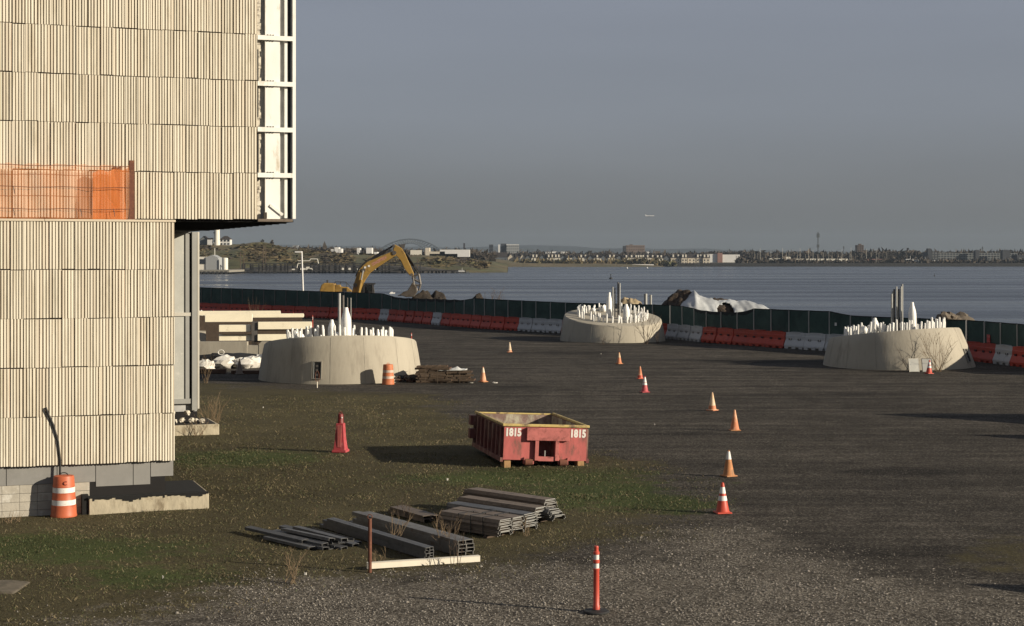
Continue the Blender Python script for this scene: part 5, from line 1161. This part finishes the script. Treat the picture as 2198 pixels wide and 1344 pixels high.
def woods(name, label, x0, x1, Y0, Y1, n, topf, mat_, seed, zb=-2.0):
    r_ = np.random.default_rng(seed); Y = r_.uniform(Y0, Y1, n); px = r_.uniform(x0, x1, n); X = (px-1099)/F*Y
    top = EYE-(np.interp(px, [p[0] for p in topf], [p[1] for p in topf])-HOR)/F*Y; top = top*(.72+.42*fbm(px/14., px*0+seed, seed))
    z = zb+(top-zb)*r_.random(n)**.6; s_ = r_.uniform(.5,2.1,n); V = np.stack([X,Y,z],1)[:,None,:]+r_.normal(0,1,(n,3,3))*s_[:,None,None]*np.array([1,1,1.3])
    V[...,2] = np.maximum(V[...,2], SEA+.2)
    tag(obj(name, np_mesh(name, V.reshape(-1,3), np.arange(n*3).reshape(-1,3), mat_)), label, None, None, 'stuff')
woods('bare_woodland', 'bare brown winter trees behind the houses and marina', 1000, 2300, 1980, 2080, 46000, [(1000,548),(1150,545),(1400,546),(1600,543),(1700,543),(1780,545),(1900,542),(2050,541),(2300,542)], 'bare_trees', 3)
woods('bare_woodland', 'bare trees behind the grassy hill below the arch bridge', 600, 1060, 1400, 1500, 14000, [(600,536),(700,537),(850,541),(950,540),(1060,546)], 'bare_trees', 4)
woods('shore_scrub', 'brown scrub in front of the row houses', 1100, 1450, 1655, 1680, 3000, [(1100,563),(1200,560),(1300,561),(1380,558),(1450,564)], 'marsh', 5, SEA)
woods('shore_scrub', 'dark scrub below the white warehouse', 1580, 2300, 1690, 1720, 9000, [(1580,556),(1700,562),(1900,563),(2100,562),(2300,562)], 'bare_trees', 6, SEA)

def block(name, label, x0, x1, ytop, Y, m_, depth=None, zb=-2.5, bands=0, cols=0, wm='window_dark', roof=None, cat='building', side=None):
    a, b_ = at_px(x0,Y), at_px(x1,Y); zt = EYE-(ytop-HOR)/F*Y; t = thing(name, label, cat, ((a+b_)/2, Y, zb)); hw = (b_-a)/2; H = zt-zb; dp = depth or max(hw*1.2, 6)
    w = MB().box(-hw,hw,0,dp,0,H).build('wall', m_, t)
    if roof: MB().box(-hw-.3,hw+.3,-.3,dp+.3,H,H+.9).build('roof', roof, t)
    for r_ in range(bands):
        z = H*(r_+.5)/bands
        if cols:
            for c in range(cols):
                xw = -hw+2*hw*(c+.5)/cols; ww = hw/cols*.55; MB().box(xw-ww,xw+ww,-.25,0,z-H/bands*.24,z+H/bands*.24).build('window', wm, w)
        else: MB().box(-hw*.94,hw*.94,-.25,0,z-H/bands*.22,z+H/bands*.22).build('window_band', wm, w)
    return t
block('office_block','pale grid-fronted office slab above the row houses',1087,1114,526,2400,'block_pale',18,bands=7,cols=6,wm='block_grey',roof='boat_white')
block('office_block','dark blank office tower joined to the pale slab',1075,1087,523,2405,'block_dark',18)
block('tower_block','slim dark twin-topped tower beside the office slab',1050,1058.5,525,2500,'block_dark',10,bands=5,cols=2)
block('chimney_stack','white stack beside the dark office tower',1069.5,1073,525,2450,'boat_white',3,cat='stack')
block('apartment_block','brown brick apartment slab with stepped roof',1344,1384,526.5,2500,'block_brick',20,bands=6,cols=8,wm='block_brown')
block('apartment_block','dark narrow end wing of the brown apartment slab',1338,1344,528,2490,'block_dark',14)
block('stair_tower','roof house on the brown apartment slab',1352,1358,524.6,2506,'block_brown',10)
block('warehouse','long white warehouse left of the red entrance tower',1517,1540,545.5,1760,'boat_white',20)
block('warehouse','long white warehouse right of the red entrance tower',1551,1588,546.5,1760,'boat_white',20)
block('entrance_tower','red entrance tower between two white warehouses',1540.2,1550.8,543,1758,'brick_pink',20)
block('apartment_tower','tall brown apartment tower behind the marina',1840,1854,526,2300,'block_brown',14,bands=9,cols=3)
block('roof_house','small roof house on the brown marina tower',1844,1849,523.5,2303,'block_brown',6)
block('low_shed','long pale marina shed roof',1695,1820,555.5,1760,'tank_white',8,zb=1.0)
block('low_shed','short pale marina clubhouse',1685,1697,551.5,1762,'tank_white',8)
block('low_shed','thin pale shed at the shaded end of the marina',1652,1685,554.5,1765,'tank_white',6,zb=2.5)
block('brick_hall','pinkish brick hall beside the striped boat shed',1862,1893,556,1790,'brick_pink',20)
block('boat_shed','dark roofed boat shed with pale striped doors',1888,1944,559,1730,'block_grey',20,bands=1,cols=9,roof='house_roof')
for k, (a, b_, yt) in enumerate(((1994,2012,541),(2013,2058,543),(2060,2100,543.5),(2101,2146,543),(2147,2184,543.5))):
    block('apartment_block', ('dark corner block of the grey waterfront apartments','grey waterfront apartment block nearest its dark corner block','grey waterfront apartment block in the middle of its row','grey waterfront apartment block with a dark roof house','grey waterfront apartment block beside the black quay building')[k], a, b_, yt, 1850+k*4, 'block_dark' if k == 0 else 'block_grey', 25, bands=5, cols=(3,7,6,7,6)[k], wm='window_dark' if k else 'block_grey')
for a, b_, yt, lb in ((1992,1999,533.5,'dark lift tower on the dark corner block'),(2094,2102,537.5,'dark roof house between two grey apartment blocks'),(2152,2168,537,'wide dark roof house on the last grey apartment block')): block('roof_house', lb, a, b_, yt, 1846, 'block_dark', 8)
block('quay_building','black quayside building with grey base at the water edge',2183,2260,547.5,1720,'block_dark',20,bands=1,cols=5,wm='block_grey')
for a, b_, yt, lb in ((2101,2136,560,'long white boat shed on the quay'),(2172,2183,560,'short white shed beside the black quay building'),(1995,2001,559,'small white hut on the quay'),(2004,2008,559,'tiny white hut on the quay'),(2015,2023,559,'white cabin on the quay below the apartments')): block('white_shed', lb, a, b_, yt, 1745, 'boat_white', 6)
block('white_roof','white flat roof among trees behind the row houses',1171,1182,541,2000,'boat_white',8); block('white_roof','long white flat roof beside a shorter one behind the row houses',1185,1198,540,2004,'boat_white',8); block('white_roof','white flat roof furthest from the office slab',1203,1218,540.5,2008,'boat_white',8)
block('white_roof','small bright roof by the brown apartment slab',1387,1394,540.5,2000,'boat_white',6)
def house(label, x0, x1, yw, yr, Y, wm, gable, dormers=0, win=2, rm='house_roof'):
    a, b_ = at_px(x0,Y), at_px(x1,Y); zb = -2.5; hw = (b_-a)/2; Hw = EYE-(yw-HOR)/F*Y-zb; Hr = EYE-(yr-HOR)/F*Y-zb; t = thing('row_house', label, 'house', ((a+b_)/2, Y, zb)); dp = 12
    w = MB()
    if gable:
        w.prism([(-hw,0),(hw,0),(hw,Hw),(0,Hr-.5),(-hw,Hw)], 0, dp); w = w.build('wall', wm, t)
        MB().add([(-hw-.5,-.6,Hw-.4),(0,-.6,Hr),(0,dp,Hr),(-hw-.5,dp,Hw-.4),(-hw-.5,-.6,Hw+.3),(0,-.6,Hr+.8),(0,dp,Hr+.8),(-hw-.5,dp,Hw+.3)],[(3,2,1,0),(4,5,6,7),(0,1,5,4),(2,3,7,6),(3,0,4,7)]).add([(hw+.5,-.6,Hw-.4),(0,-.6,Hr),(0,dp,Hr),(hw+.5,dp,Hw-.4),(hw+.5,-.6,Hw+.3),(0,-.6,Hr+.8),(0,dp,Hr+.8),(hw+.5,dp,Hw+.3)],[(0,1,2,3),(7,6,5,4),(4,5,1,0),(6,7,3,2),(7,4,0,3)]).build('roof', rm, t)
    else:
        w = MB().box(-hw,hw,0,dp,0,Hw).build('wall', wm, t)
        r = MB().add([(-hw-.3,-.5,Hw),(hw+.3,-.5,Hw),(hw+.3,dp/2,Hr),(-hw-.3,dp/2,Hr),(-hw-.3,dp+.5,Hw),(hw+.3,dp+.5,Hw)],[(0,1,2,3),(3,2,5,4),(0,3,4),(1,5,2),(4,5,1,0)]).build('roof', rm, t)
        for k in range(dormers):
            xd = -hw+2*hw*(k+.5)/dormers; MB().box(xd-.75,xd+.75,.6,4,Hw+.2,Hr-.3).build('dormer', 'house_white', r)
    for k in range(win):
        xw = -hw+2*hw*(k+.5)/win
        for zz in (.3,.68): MB().box(xw-.55,xw+.55,-.15,0,Hw*zz-.8,Hw*zz+.8).build('window', 'window_dark', w)
    return t
HS = [(1000,1025,'g',0),(1026,1047,'n',0),(1048,1066,'n',0),(1067,1088,'n',0)]
for k, (x0, x1, _, _) in enumerate(HS): house(('dark roofed house furthest along the row toward the hill','dark roofed house second from the hill end','dark roofed house third from the hill end','dark roofed house with skylights before the pale gables')[k], x0, x1, 552, 542, 1700, 'house_grey', False, 0, 3)
RH = [(1090,1106,'house_cream',1,0,543.5),(1107,1117,'house_grey',0,0,543),(1117,1128,'house_cream',1,0,543.5),(1128,1141,'house_grey',1,0,546.5),(1141,1156,'house_white',0,2,546),(1157,1173,'house_grey',1,0,546),
      (1174,1190,'house_white',0,2,546),(1190,1203,'house_white',0,2,546),(1203,1217,'house_grey',1,0,547),(1217,1228,'house_white',0,0,547),(1228,1242,'house_grey',1,0,547),(1243,1262,'house_white',0,2,546.5),(1262,1275,'house_grey',1,0,547),(1275,1290,'house_white',0,1,547),
      (1290,1304,'house_grey',1,0,546.5),(1305,1323,'house_white',0,2,546.5),(1323,1338,'house_grey',1,0,547.5),(1339,1362,'house_white',0,2,547),(1363,1384,'house_white',0,4,547),(1385,1407,'house_white',0,2,547),(1408,1424,'house_white',0,2,547.5),(1425,1439,'house_grey',1,0,547.5),
      (1440,1462,'house_cream',0,2,546),(1463,1476,'house_cream',0,2,546),(1477,1494,'house_cream',0,0,546),(1495,1508,'house_cream',0,2,546),(1509,1524,'house_cream',0,2,546)]
ordn = ['first','second','third','fourth','fifth','sixth','seventh','eighth','ninth','tenth','eleventh','twelfth']; cnt = {}
for x0, x1, m_, g_, d_, yr in RH:
    key = (m_, g_); cnt[key] = cnt.get(key, -1)+1; nm = {'house_white':'white','house_cream':'cream','house_grey':'slate grey'}[m_]
    house(f"{ordn[cnt[key]]} {nm} {'gabled' if g_ else 'long-roofed'} waterfront row house counting from the marsh spit", x0, x1-.4, 553.5 if m_ != 'house_grey' else 554, yr, 1702+random.random()*4, m_, bool(g_), d_, 2)
# mast towers, marina, boats
def lattice(label, px, ytop, Y, w, m_='steel_far'):
    zt = EYE-(ytop-HOR)/F*Y; zb = -2.5; t = thing('lattice_mast', label, 'mast', (at_px(px,Y), Y, zb)); H = zt-zb; mb = MB()
    for a in range(3):
        c_, s_ = math.cos(a*2.094), math.sin(a*2.094); mb.tube((w*c_,w*s_,0),(w*.7*c_,w*.7*s_,H),.28,.22,4)
    n = 16
    for k in range(n):
        z0, z1 = H*k/n, H*(k+1)/n
        for a in range(3):
            b2 = (a+1) % 3; mb.tube((w*math.cos(a*2.094),w*math.sin(a*2.094),z0),(w*math.cos(b2*2.094),w*math.sin(b2*2.094),z1),.16,.16,4)
    mb.build('lattice', m_, t); MB().box(-w*1.3,w*1.3,-w*1.3,w*1.3,H*.82,H*.95).box(-w*1.2,w*1.2,-w*1.2,w*1.2,H*.5,H*.60).build('antenna_cluster', m_, t); return t
lattice('tall banded radio mast behind the marina', 1756, 498, 2300, 1.3); lattice('short faint mast beside the tall radio mast', 1738.5, 532, 2300, .9); lattice('thin faint mast between radio mast and brown tower', 1811, 528, 2600, .6); lattice('thin faint mast above the grey waterfront apartments', 2109, 529, 2400, .6)
def sail_proto():
    t = thing('sailboat', 'x', 'sailboat'); 
    mb = MB(); mb.add([(-5,-1.4,.1),(4,-1.4,.1),(6.5,0,.3),(4,1.4,.1),(-5,1.4,.1),(-5,-1.7,1.3),(4,-1.7,1.4),(7,0,1.7),(4,1.7,1.4),(-5,1.7,1.3)],[(4,3,2,1,0),(5,6,7,8,9),(0,1,6,5),(1,2,7,6),(2,3,8,7),(3,4,9,8),(4,0,5,9)]); mb.build('hull','boat_white',t)
    MB().box(-2.5,2,-.9,.9,1.35,2.1).build('cabin','boat_white',t,bevel=.15); MB().tube((.5,0,1.4),(.5,0,15.5),.16,.10,5).build('mast','alu_pale',t); MB().tube((.4,0,2.8),(-4.2,0,2.9),.12,.1,5).build('boom','alu_pale',t); return t
SB = sail_proto(); rr = random.Random(8)
for k in range(30):
    o = SB if k == 0 else copy_tree(SB); o['label'] = 'moored sailboat with a bare mast in the far marina'; o['group'] = 'sailboats in the marina'
    Y_ = rr.uniform(1685,1712)+14; o.location = (at_px(1605+k*10.2+rr.uniform(-4,4), Y_), Y_, -1.6); o.rotation_euler.z = rr.uniform(-.4,.4)+(PI/2 if rr.random() < .5 else 0); s_ = rr.uniform(.7,1.15); o.scale = (s_,s_,s_)
def motor(label, px, Y, L, z, rz=0, high=False):
    t = thing('motor_boat', label, 'boat', (at_px(px,Y), Y, z), rz)
    MB().add([(-L/2,-L*.13,0),(L*.3,-L*.13,0),(L/2,0,L*.03),(L*.3,L*.13,0),(-L/2,L*.13,0),(-L/2,-L*.16,L*.1),(L*.32,-L*.15,L*.12),(L*.56,0,L*.16),(L*.32,L*.15,L*.12),(-L/2,L*.16,L*.1)],[(4,3,2,1,0),(5,6,7,8,9),(0,1,6,5),(1,2,7,6),(2,3,8,7),(3,4,9,8),(4,0,5,9)]).build('hull','boat_white' if not high else 'block_dark',t)
    c_ = MB().box(-L*.3,L*.18,-L*.1,L*.1,L*.1,L*.24).build('cabin','boat_white',t,bevel=L*.02); MB().box(-L*.25,L*.185,-L*.102,L*.102,L*.17,L*.21).build('window','window_dark',c_)
    MB().tube((0,0,L*.24),(0,0,L*.45),L*.012,L*.008,5).build('antenna','boat_white',t); return t
motor('large white boat with curved bow hauled out by the boat shed', 1954, 1722, 17, 0, 0); motor('white motor yacht with a high cabin by the quay huts', 1986, 1720, 15, -.5, .2); motor('small white motorboat beside the boat shed', 1969, 1700, 11, SEA+4, 0); bg_ = thing('barge', 'low flat white barge moored before the row houses', 'barge', (at_px(1380,1640),1640,SEA)); MB().box(-14,14,0,5,-.3,1.0).build('hull','steel_dark',bg_); MB().box(-11,11,.5,4.5,1.0,2.4).build('deckhouse','boat_white',bg_)
motor('work boat with dark hull at the tip of the jetty', 992, 965, 7.5, SEA, 0, True)
o = motor('tiny white boat on the water beyond the lowered screen', 841.5, 430, 1.6, SEA, .4)
for lb, px, py, s_ in (('dark channel buoy on open water beyond the bolt ring plinth',1311,599,1.0),('small dark buoy on the water far from the others',2006,593,.6)):
    Y_ = (EYE-SEA)*F/(py-HOR); t = thing('buoy', lb, 'buoy', (at_px(px,Y_),Y_,SEA), 0); t.scale = (s_,)*3
    MB().lathe([(.7,-.2),(.75,.5),(.4,.7),(.05,.75)],12).build('float','machine_dark',t,smooth=40); MB().tube((0,0,.7),(0,0,2.2),.16,.08,6).lathe([(.05,1.6),(.3,1.7),(.3,2.0),(.05,2.1)],8).build('topmark','machine_dark',t)
for k, (px, py) in enumerate(((1014,575),(1056,575.5),(1346,576.5),(1389,576))):
    Y_ = (EYE-SEA)*F/(py-HOR); o = tag(MB().lathe([(.5,-.2),(.75,.3),(.5,.9),(.05,1.1)],10).build('mooring_float','boat_white',smooth=40),'small white mooring float on the far water','float','white mooring floats'); o.location = (at_px(px,Y_),Y_,SEA)
# arch bridge
BR = thing('arch_bridge', 'hazy steel arch bridge on the horizon behind the excavator boom', 'bridge', (at_px(880,5500),5500,SEA))
def bp(px, py, y_=0): return Vector(((px-880)/F*5500, y_, EYE-(py-HOR)/F*5500-SEA))
up_ = [bp(880+u*62, 513.2+20*u*u, 0) for u in np.linspace(-1.15,1.15,25)]; lo_ = [bp(880+u*30, 521.8+12*u*u, 0) for u in np.linspace(-1.5,1.5,25)]
for y_ in (0, 22):
    of = Vector((0,y_,0)); MB().path([p+of for p in up_], 2.4, 5).build('arch_rib','steel_far',BR); MB().path([p+of for p in lo_], 2.2, 5).build('arch_rib','steel_far',BR); mb = MB()
    for k in range(1,24): mb.tube(up_[k]+of, lo_[k]+of, 1.1, 1.1, 4); mb.tube(up_[k]+of, lo_[min(24,k+1)]+of, .9, .9, 4)
    mb.build('truss_web','steel_far',BR)
MB().box(-420,420,2,20,bp(880,536).z-2,bp(880,536).z+2).build('deck','steel_far',BR)
for u in (-400,-300,-200,-120,120,200,300,400): MB().box(u-4,u+4,4,18,0,bp(880,536).z-2).build('pier','steel_far',BR)
# lighthouse group on the hill
YL = 1080
lt = thing('lighthouse', 'white round lighthouse tower on the grassy hill', 'lighthouse', (at_px(465.5,YL),YL,EYE-(526.5-HOR)/F*YL-1))
MB().lathe([(2.1,0),(1.85,11),(1.7,15.5),(2.2,15.6),(2.2,16.2),(1.2,16.3),(1.2,18.2)],20).build('tower','tank_white',lt,smooth=40); MB().lathe([(1.5,18.2),(.1,19.6)],14).build('lantern_roof','block_dark',lt)
for z in (3.2,8.8): MB().box(-1.9,-1.3,-1.9,-1.3,z,z+1.0).build('window','window_dark',lt)
hh = thing('keeper_house', 'white two-storey keeper house with dark hipped roof beside the lighthouse', 'house', (at_px(483,YL),YL,EYE-(526.5-HOR)/F*YL-1))
w = MB().box(-3.4,3.4,0,7,0,4.9).build('wall','boat_white',hh)
for xw in (-2.3,0,2.3):
    for z in (1.9,4.0): MB().box(xw-.6,xw+.6,-.15,0,z-.55,z+.5).build('window','window_dark',w)
MB().add([(-3.8,-.5,4.9),(3.8,-.5,4.9),(3.8,7.5,4.9),(-3.8,7.5,4.9),(-1,3.5,7.2),(1,3.5,7.2)],[(3,2,1,0),(0,1,5,4),(1,2,5),(2,3,4,5),(3,0,4)]).build('roof','house_roof',hh)
h2 = thing('hill_hut', 'small white hut with dark roof left of the lighthouse', 'hut', (at_px(451,YL),YL-2,EYE-(525.5-HOR)/F*YL-1)); MB().box(-1.5,1.5,0,4,0,4.6).build('wall','boat_white',h2); MB().box(-1.8,1.8,-.3,4.3,4.6,5.5).build('roof','house_roof',h2)
h3 = thing('grey_house', 'grey gabled house at the edge of the lighthouse group', 'house', (at_px(437,YL),YL+1,EYE-(523-HOR)/F*YL-1)); MB().prism([(-2.6,0),(2.6,0),(2.6,3.6),(0,5.8),(-2.6,3.6)],0,8).build('wall','block_grey',h3); MB().add([(-3,-.4,3.4),(0,-.4,6.1),(3,-.4,3.4),(3,8,3.4),(0,8,6.1),(-3,8,3.4)],[(0,1,4,5),(1,2,3,4)]).build('roof','house_roof',h3)
# works on the shore below the hill
YS = 960
sh = thing('boat_shed', 'pale grey gabled metal shed on the near dock', 'shed', (at_px(455,YS),YS,-1.5)); hw = at_px(468,YS)-at_px(455,YS)
MB().prism([(-hw,0),(hw,0),(hw,7.2),(.3,8.9),(-hw,7.6)],0,14).build('wall','block_pale',sh); MB().box(-hw*2.2,-hw-.02,.5,14,0,7.8).build('side_bay','house_white',sh); MB().box(-hw*2.1,-hw-.5,.2,.5,3.6,6.4).build('window','window_dark',sh)
tk = thing('storage_tank', 'white cylindrical storage tank beside the grey shed', 'tank', (at_px(483,YS),YS,-1.5)); MB().lathe([(1.75,0),(1.75,6.9),(1.6,7.1),(.1,7.3)],20).build('shell','tank_white',tk,smooth=40)
pd = thing('stair_ramp', 'dark sloping stair beside the white storage tank', 'stair', (at_px(474,YS),YS,-1.5)); MB().tube((0,-.5,3),(1.6,-.5,0),.2,.2,5).build('stringer','alu_grey',pd); MB().box(-.3,.1,-.7,-.3,0,3).build('landing_post','alu_grey',pd)
dk_ = thing('dock', 'low concrete dock with dark fenders under the grey shed', 'dock', (at_px(440,930),925,SEA)); hw = at_px(495,930)-at_px(440,930)
MB().box(-hw,hw,0,60,1.0,2.2).build('deck','concrete_dark',dk_)
for k in range(12): MB().box(-hw+k*hw/6,-hw+k*hw/6+1.4,-.3,.3,-.4,1.5).build('fender','steel_dark',dk_)
pi_ = thing('pipe_jetty', 'dark trestle jetty carrying pipes along the shore', 'jetty', (0,0,SEA)); YJ2 = 978
x0, x1 = at_px(520,YJ2), at_px(1000,YJ2)
mb = MB(); mb.box(at_px(640,YJ2),x1,YJ2-3,YJ2+2,1.2,1.9).box(x0,at_px(905,YJ2),YJ2,YJ2+3,5.4,5.9); mb.build('deck','steel_dark',pi_)
for k in range(60): 
    xx = x0+(x1-x0)*k/59; tall = xx < at_px(905,YJ2)
    if rr.random() < .15: continue
    xx += rr.uniform(-.9,.9); hw_ = rr.uniform(.22,.6)
    MB().box(xx-hw_,xx+hw_,YJ2,YJ2+.6,-.5,5.4 if tall else 1.2).build('pile','steel_dark',pi_)
mb = MB()
for z in (2.6,3.5,4.4): mb.box(at_px(540,YJ2),at_px(890,YJ2),YJ2-.5,YJ2-.3,z-.22,z+.22)
mb.build('pipe_run','steel_dark',pi_); mb = MB()
q = lambda px, py: Vector((at_px(px,YJ2), YJ2-1.5, EYE-(py-HOR)/F*YJ2-SEA))
mb.path([q(640,560),q(665,560),q(667,556),q(682,556),q(684,566)], .28, 6).path([q(638,575),q(640,566),q(648,565)], .28, 6)
mb.build('white_pipe','tank_white',pi_); rr = random.Random(3); mb = MB(); md = MB()
for k in range(34):
    px_ = rr.uniform(560,905); (mb if rr.random() < .42 else md).box(at_px(px_,YJ2), at_px(px_,YJ2)+rr.uniform(.5,2.2), YJ2-3.4, YJ2-2.5, 1.9, 1.9+rr.uniform(.5,1.9))
mb.build('pale_fittings','tank_white',pi_); md.build('dark_fittings','steel_dark',pi_)
for k, (px, yt, yb) in enumerate(((516,540,578),(523,543,575),(565,526,572),(570,527,572),(461,533,575),(896,553,580))):
    zt = EYE-(yt-HOR)/F*985; o = tag(MB().tube((0,0,0),(0,0,zt+1.5),.28,.22,5).build('utility_pole','dark_stem' if k != 4 else 'tank_white'),('slim pole on the shore nearest the storage tank','short thin pole on the shore beside the slim pole','tall brown pole on the hill slope','second tall brown pole on the hill slope','white lamp post beside the grey shed','pale mast on the jetty behind the excavator stick')[k],'pole'); o.location = (at_px(px,985),985,-1.5)
# buildings behind the hill
for a, b_, yt, yb_, lb, m_ in ((710,716,535,540,'tiny white shed behind the brown slope','boat_white'),(718,727,531,540,'white domed hall behind the slope','boat_white'),(728,733,534,540,'small white hut by the domed hall','boat_white'),(766,772,532.5,540,'small white block among trees','boat_white'),(786,798,532,540,'white long block with parapet among trees','boat_white'),(803,810,541,548,'bright white gatehouse beside the excavator boom','boat_white'),
    (881,905,537,542,'flat white roof behind the excavator stick','house_white'),(913,922,532,545,'pale stair tower of the long white terminal','house_cream'),(922,955,540,545,'long low terminal with pale bands','house_cream'),(944,1008,536,541,'long white terminal roof beside the jetty boat','boat_white'),(922,982,545,550,'dark glazed terminal front with white panels','block_grey')):
    Y_ = 1330 if a > 800 else 1360; block('far_building', lb, a, b_, yt, Y_, m_, 14, zb=EYE-(yb_-HOR)/F*Y_-4)
block('clock_tower','slim dark tower with pale base by the long white terminal',994.5,998,522,1900,'block_dark',6)
block('far_building','faint pale long building behind the hill mounds',628,640,527,2600,'block_pale',10)
for px, yt, w_, lb in ((562,513,5,'far rounded tree crown on the hill mound'),(584,515,4,'far narrow tree on the hill ridge'),(960,530,9,'dark bare tree clump by the slim dark tower'),(1020,534,9,'dark tree clump before the row houses'),(1155,536,8,'bare tree behind the white flat roofs'),(1302,537,10,'bare tree clump beside the apartment slab'),(1910,540,9,'bare tree clump behind the boat shed')):
    Y_ = 1300 if px < 700 else 1880; t = thing('far_tree', lb, 'tree', (at_px(px,Y_),Y_,4 if px < 700 else -2)); zt = EYE-(yt-HOR)/F*Y_-t.location.z; r_ = w_/F*Y_
    MB().tube((0,0,0),(0,0,zt*.7),.5,.25,5).build('trunk','dark_stem',t); n = 420; g = np.random.default_rng(int(px)); u = g.normal(0,1,(n,3)); u /= np.linalg.norm(u,axis=1)[:,None]; rad = g.random(n)**.45
    c_ = u*rad[:,None]*np.array([r_,r_,zt*.34])+np.array([0,0,zt*.66]); V = c_[:,None,:]+g.normal(0,.55,(n,3,3)); obj('crown', np_mesh('crown', V.reshape(-1,3), np.arange(n*3).reshape(-1,3), 'bare_trees'), t)
# aircraft-white speck in the sky
ac = thing('airplane', 'tiny white airliner low over the far shore', 'airplane', P(1395,463.5,3000)); ac.scale = (.42,.42,.42); MB().tube((-19,0,0),(19,0,0),2,1.6,8).build('fuselage','boat_white',ac); MB().add([(-4,0,-.5),(3,0,-.5),(-6,-17,.5),(-9,-17,.5),(-6,17,.5),(-9,17,.5)],[(0,3,2,1),(1,4,5,0)]).build('wing','boat_white',ac); MB().prism([(-19,0),(-14,0),(-18,6.5),(-20,6.5)],-.3,.3).build('tail_fin','boat_white',ac)

# ------------------------------------------------------------------ air between here and the horizon
hz = MB().box(-5600, 5600, -200, 7300, SEA-3.6, 105).mesh('haze', 'paper'); hz.materials.clear()
hm = bpy.data.materials.new('haze_air'); hm.use_nodes = True; t = hm.node_tree; t.nodes.remove(t.nodes['Principled BSDF']); pv = N(t, 'ShaderNodeVolumePrincipled')
pv.inputs['Color'].default_value = (.34,.42,.52,1); pv.inputs['Density'].default_value = 7e-5; pv.inputs['Anisotropy'].default_value = 0
t.links.new(pv.outputs[0], t.nodes['Material Output'].inputs['Volume']); hz.materials.append(hm)
tag(obj('haze', hz), 'thin grey sea haze', None, None, 'stuff')
